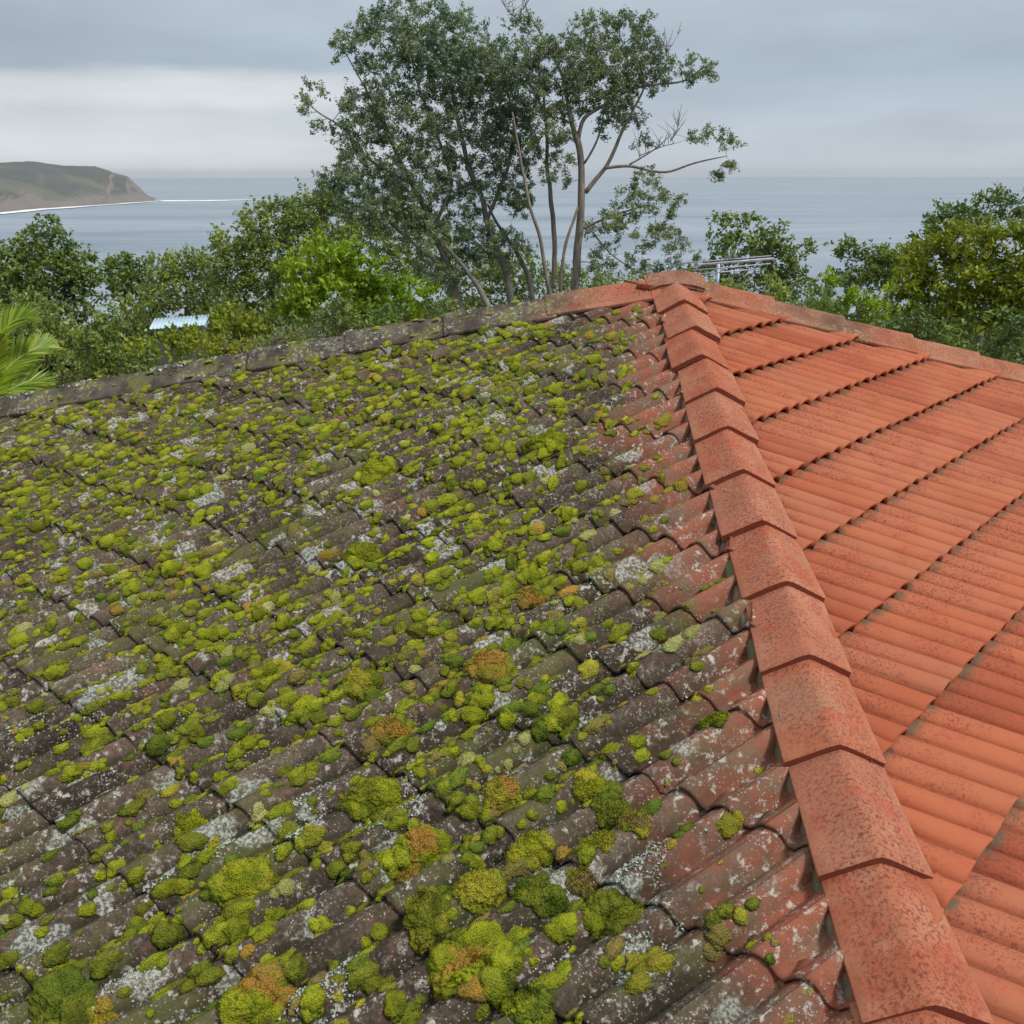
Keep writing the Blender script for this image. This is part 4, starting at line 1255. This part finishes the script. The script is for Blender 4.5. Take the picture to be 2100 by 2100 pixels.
bush('twin_topped_tree', 'dark green twin topped tree behind the television antenna', 'tree', 21, (1530, 660), [(1510, 450, 40, 24), (1480, 480, 40, 28), (1600, 475, 36, 24), (1560, 510, 60, 38), (1490, 530, 60, 36), (1640, 510, 34, 30), (1600, 550, 60, 40), (1540, 590, 90, 40), (1640, 600, 60, 50), (1440, 560, 40, 24), (1460, 590, 50, 20)], LM_DARK, BK_DARK, seed=32, group=GB, lsize=.095, dens=7, leaves=32, spread=.14)
bush('small_tree', 'small mushroom shaped tree top left of the yellowish tree', 'tree', 34, (1740, 600), [(1735, 505, 28, 13), (1715, 515, 16, 8), (1750, 520, 22, 12), (1790, 530, 40, 22), (1830, 525, 40, 20), (1760, 560, 70, 35), (1840, 560, 60, 35)], LM_DARK, BK_DARK, seed=33, group=GB, lsize=.13, dens=6, leaves=30, spread=.18)
bush('dark_pine', 'dark layered tree top rising over the yellowish tree at right', 'tree', 30, (2030, 560), [(2040, 408, 45, 14), (2075, 420, 30, 18), (1990, 430, 60, 16), (1930, 455, 45, 16), (1890, 480, 30, 12), (2000, 460, 80, 22), (2100, 450, 40, 30), (1950, 490, 70, 20)], LM_DARK, BK_DARK, seed=34, group=GB, lsize=.11, dens=7, leaves=30, spread=.16)
bush('broad_tree', 'large yellowish green tree at the right edge', 'tree', 17, (1960, 740), [(1990, 500, 75, 35), (1910, 530, 60, 36), (2070, 520, 60, 45), (1860, 570, 45, 36), (1960, 570, 90, 50), (2070, 590, 70, 55), (1900, 620, 70, 45), (2010, 640, 90, 50), (2120, 620, 60, 80)], LM_YEL, BK_GREY, seed=35, group=GB, lsize=.085, dens=11, leaves=42, spread=.13)
bush('shrub', 'bright green shrub in front of the dark trees, below the mushroom shaped tree', 'shrub', 15, (1760, 670), [(1760, 620, 42, 28), (1800, 615, 34, 26), (1730, 645, 34, 20), (1790, 650, 45, 26), (1720, 590, 34, 20)], LM_BRIGHT, BK_DARK, seed=36, group=GB, lsize=.075, dens=9, upv=np.array([0, 0, .6]))
bush('shrub', 'dark shaded shrub behind the right hip caps', 'shrub', 13, (1950, 740), [(1900, 680, 80, 30), (2010, 700, 80, 36), (2090, 720, 60, 40), (1830, 670, 50, 24), (1700, 640, 50, 26), (2040, 670, 70, 30)], LM_DARK, BK_DARK, seed=37, group=GB, lsize=.07, dens=8)
bush('shrub', 'low olive shrub under the television antenna', 'shrub', 12.5, (1560, 640), [(1560, 600, 60, 22), (1630, 615, 50, 22), (1480, 590, 40, 14), (1680, 630, 40, 16), (1330, 590, 60, 12), (1240, 585, 40, 16)], LM_OLIVE, BK_DARK, seed=38, group=GB, lsize=.065, dens=9)

# leafy undergrowth covering the slope down to the sea
def undergrowth():
    r_ = np.random.default_rng(50); G = Geo(); Cs = []
    n = 2600
    d = 16+r_.random(n)**.8*110; a = YAW+R(-38)+r_.random(n)*R(76)
    x = CAM[0]+np.sin(a)*d; y = CAM[1]+np.cos(a)*d; z = terrain_z(x, y)
    for i in range(n):
        H = r_.uniform(1.0, 3.3)*(1 if d[i] < 40 else 1.3)
        k = 34; R_ = H*.42
        q = r_.normal(0, 1, (k, 3)); q /= np.linalg.norm(q, axis=1)[:, None]; q[:, 2] = np.abs(q[:, 2])
        C = np.array([x[i], y[i], z[i]+H*.45])+q*[R_, R_, H*.5]
        C = np.repeat(C, 9, 0)+r_.normal(0, .13, (k*9, 3)); Cs.append(C)
    Cs = np.concatenate(Cs); dd = np.linalg.norm(Cs-CAM, axis=1)
    near = dd < 45
    leaf_geo(G, Cs[near], .15, .5, r_, .1)
    leaf_geo(G, Cs[~near], .30, .6, r_, .1)
    m = mat_leaf('undergrowth_leaves', [(.05, .075, .018), (.085, .115, .025), (.12, .14, .035), (.06, .07, .02)], .25, .25)
    obj('undergrowth', G.mesh('undergrowth', m, False), label='mass of low green scrub covering the hillside below the house', cat='scrub', kind='stuff')
undergrowth()

# palm fronds at the left edge
def palm():
    D = 9.0
    base = at(-60, 900, D)
    root = empty('palm_tree', (base[0], base[1], float(terrain_z(base[0], base[1]))), 'palm with bright yellow green fronds at the left edge', 'palm tree')
    G = Geo(); top = at(-50, 850, D); V, F = tube([[top[0], top[1], -5.7], [top[0], top[1], -3.5], top], [.14, .11, .09], 10); G.add(V, F)
    part('trunk', G.mesh('trunk', BK_GREY), root)
    r_ = np.random.default_rng(8)
    lm = mat_leaf('palm_leaves', [(.11, .22, .02), (.27, .42, .03), (.45, .52, .07), (.17, .32, .025)], .4, .9, .4, .5)
    fr = [[(-50, 870), (-35, 760), (-5, 690), (30, 655), (70, 650)], [(-50, 850), (-10, 780), (30, 740), (75, 712), (108, 706)], [(-50, 870), (-70, 760), (-60, 690), (-30, 660)], [(-50, 850), (-100, 720), (-160, 680), (-220, 720)], [(-50, 850), (0, 810), (60, 780), (100, 790)], [(-50, 870), (-30, 790), (-10, 730), (0, 690)]]
    for i, f in enumerate(fr):
        pts = np.array([at(p[0], p[1], D+.25*math.sin(i*2.1)*(j/3)) for j, p in enumerate(f)])
        t = np.linspace(0, len(pts)-1, 40); Q = np.stack([np.interp(t, np.arange(len(pts)), pts[:, k]) for k in range(3)], -1)
        for _ in range(8): Q[1:-1] = (Q[:-2]+2*Q[1:-1]+Q[2:])/4
        G = Geo(); V, F = tube(Q, np.linspace(.014, .004, 40), 5); G.add(V, F)
        tg = np.gradient(Q, axis=0); tg /= np.linalg.norm(tg, axis=1)[:, None]
        pn = np.array([.25*math.sin(i*1.7), -1, .45]); pn /= np.linalg.norm(pn)     # the blade's face, tilted to the sky
        for j in range(4, 40):
            side = np.cross(tg[j], pn); side /= np.linalg.norm(side)
            for s in (-1, 1):
                for sub in (0, .5):
                    f_ = (j+sub)/40
                    L = .25*math.sin(math.pi*min(1, .18+.80*f_))**.7*r_.uniform(.85, 1.1)
                    dr = tg[j]*(.75+.5*f_)+side*s*(.75-.3*f_)+pn*.15+r_.normal(0, .045, 3); dr /= np.linalg.norm(dr)
                    p0 = Q[j]+(Q[min(39, j+1)]-Q[j])*sub
                    w = np.cross(dr, pn+r_.normal(0, .35, 3)); w /= np.linalg.norm(w); w *= .0095
                    p1 = p0+dr*L*.5; p2 = p0+dr*L+[0, 0, -.03*L]
                    G.add([p0-w*.5, p0+w*.5, p1+w, p1-w, p2], [np.array([[0, 1, 2, 3]]), np.array([[3, 2, 4]])])
        part('frond', G.mesh('frond', lm, False), root)
palm()

# pale blue roofed building among the shrubs
def neighbour():
    c = at(368, 662, 24)
    z0 = float(terrain_z(c[0], c[1]))
    root = empty('neighbouring_building', (c[0], c[1], z0), 'small building with a pale blue metal roof half hidden by shrubs', 'building')
    G = Geo(); n = 60; W, L = 1.25, .8
    x = np.linspace(-W/2, W/2, n); a = R(6)
    ex = np.array([math.cos(a), math.sin(a), .05]); ey = np.array([-math.sin(a), math.cos(a), .16])
    rows = []
    for th in (0, -.02):
        for yy in (-.3, L-.3):
            rows.append(c+x[:, None]*ex+yy*ey+(.012*np.cos(np.arange(n)*1.6)+th)[:, None]*UPZ)
    V = np.concatenate(rows); idx = np.arange(4*n).reshape(4, n)
    F = np.concatenate([np.stack([idx[p, :-1], idx[p, 1:], idx[q, 1:], idx[q, :-1]], -1) for p, q in ((0, 1), (3, 2), (2, 0), (1, 3))])
    G.add(V, F)
    part('roof', G.mesh('roof', mat_plain('pale_blue_metal', (.42, .56, .66), .55, .1, 3, .06)), root)
    G = Geo(); zc = c[2]-.25
    cc = c+ey*.18
    rz = a
    V, F = box((cc[0], cc[1], (z0+zc)/2), (W*.9, L*.85, zc-z0), rz); G.add(V, F)
    part('wall', G.mesh('wall', mat_plain('weatherboard', (.07, .085, .06), .8), False), root)
neighbour()
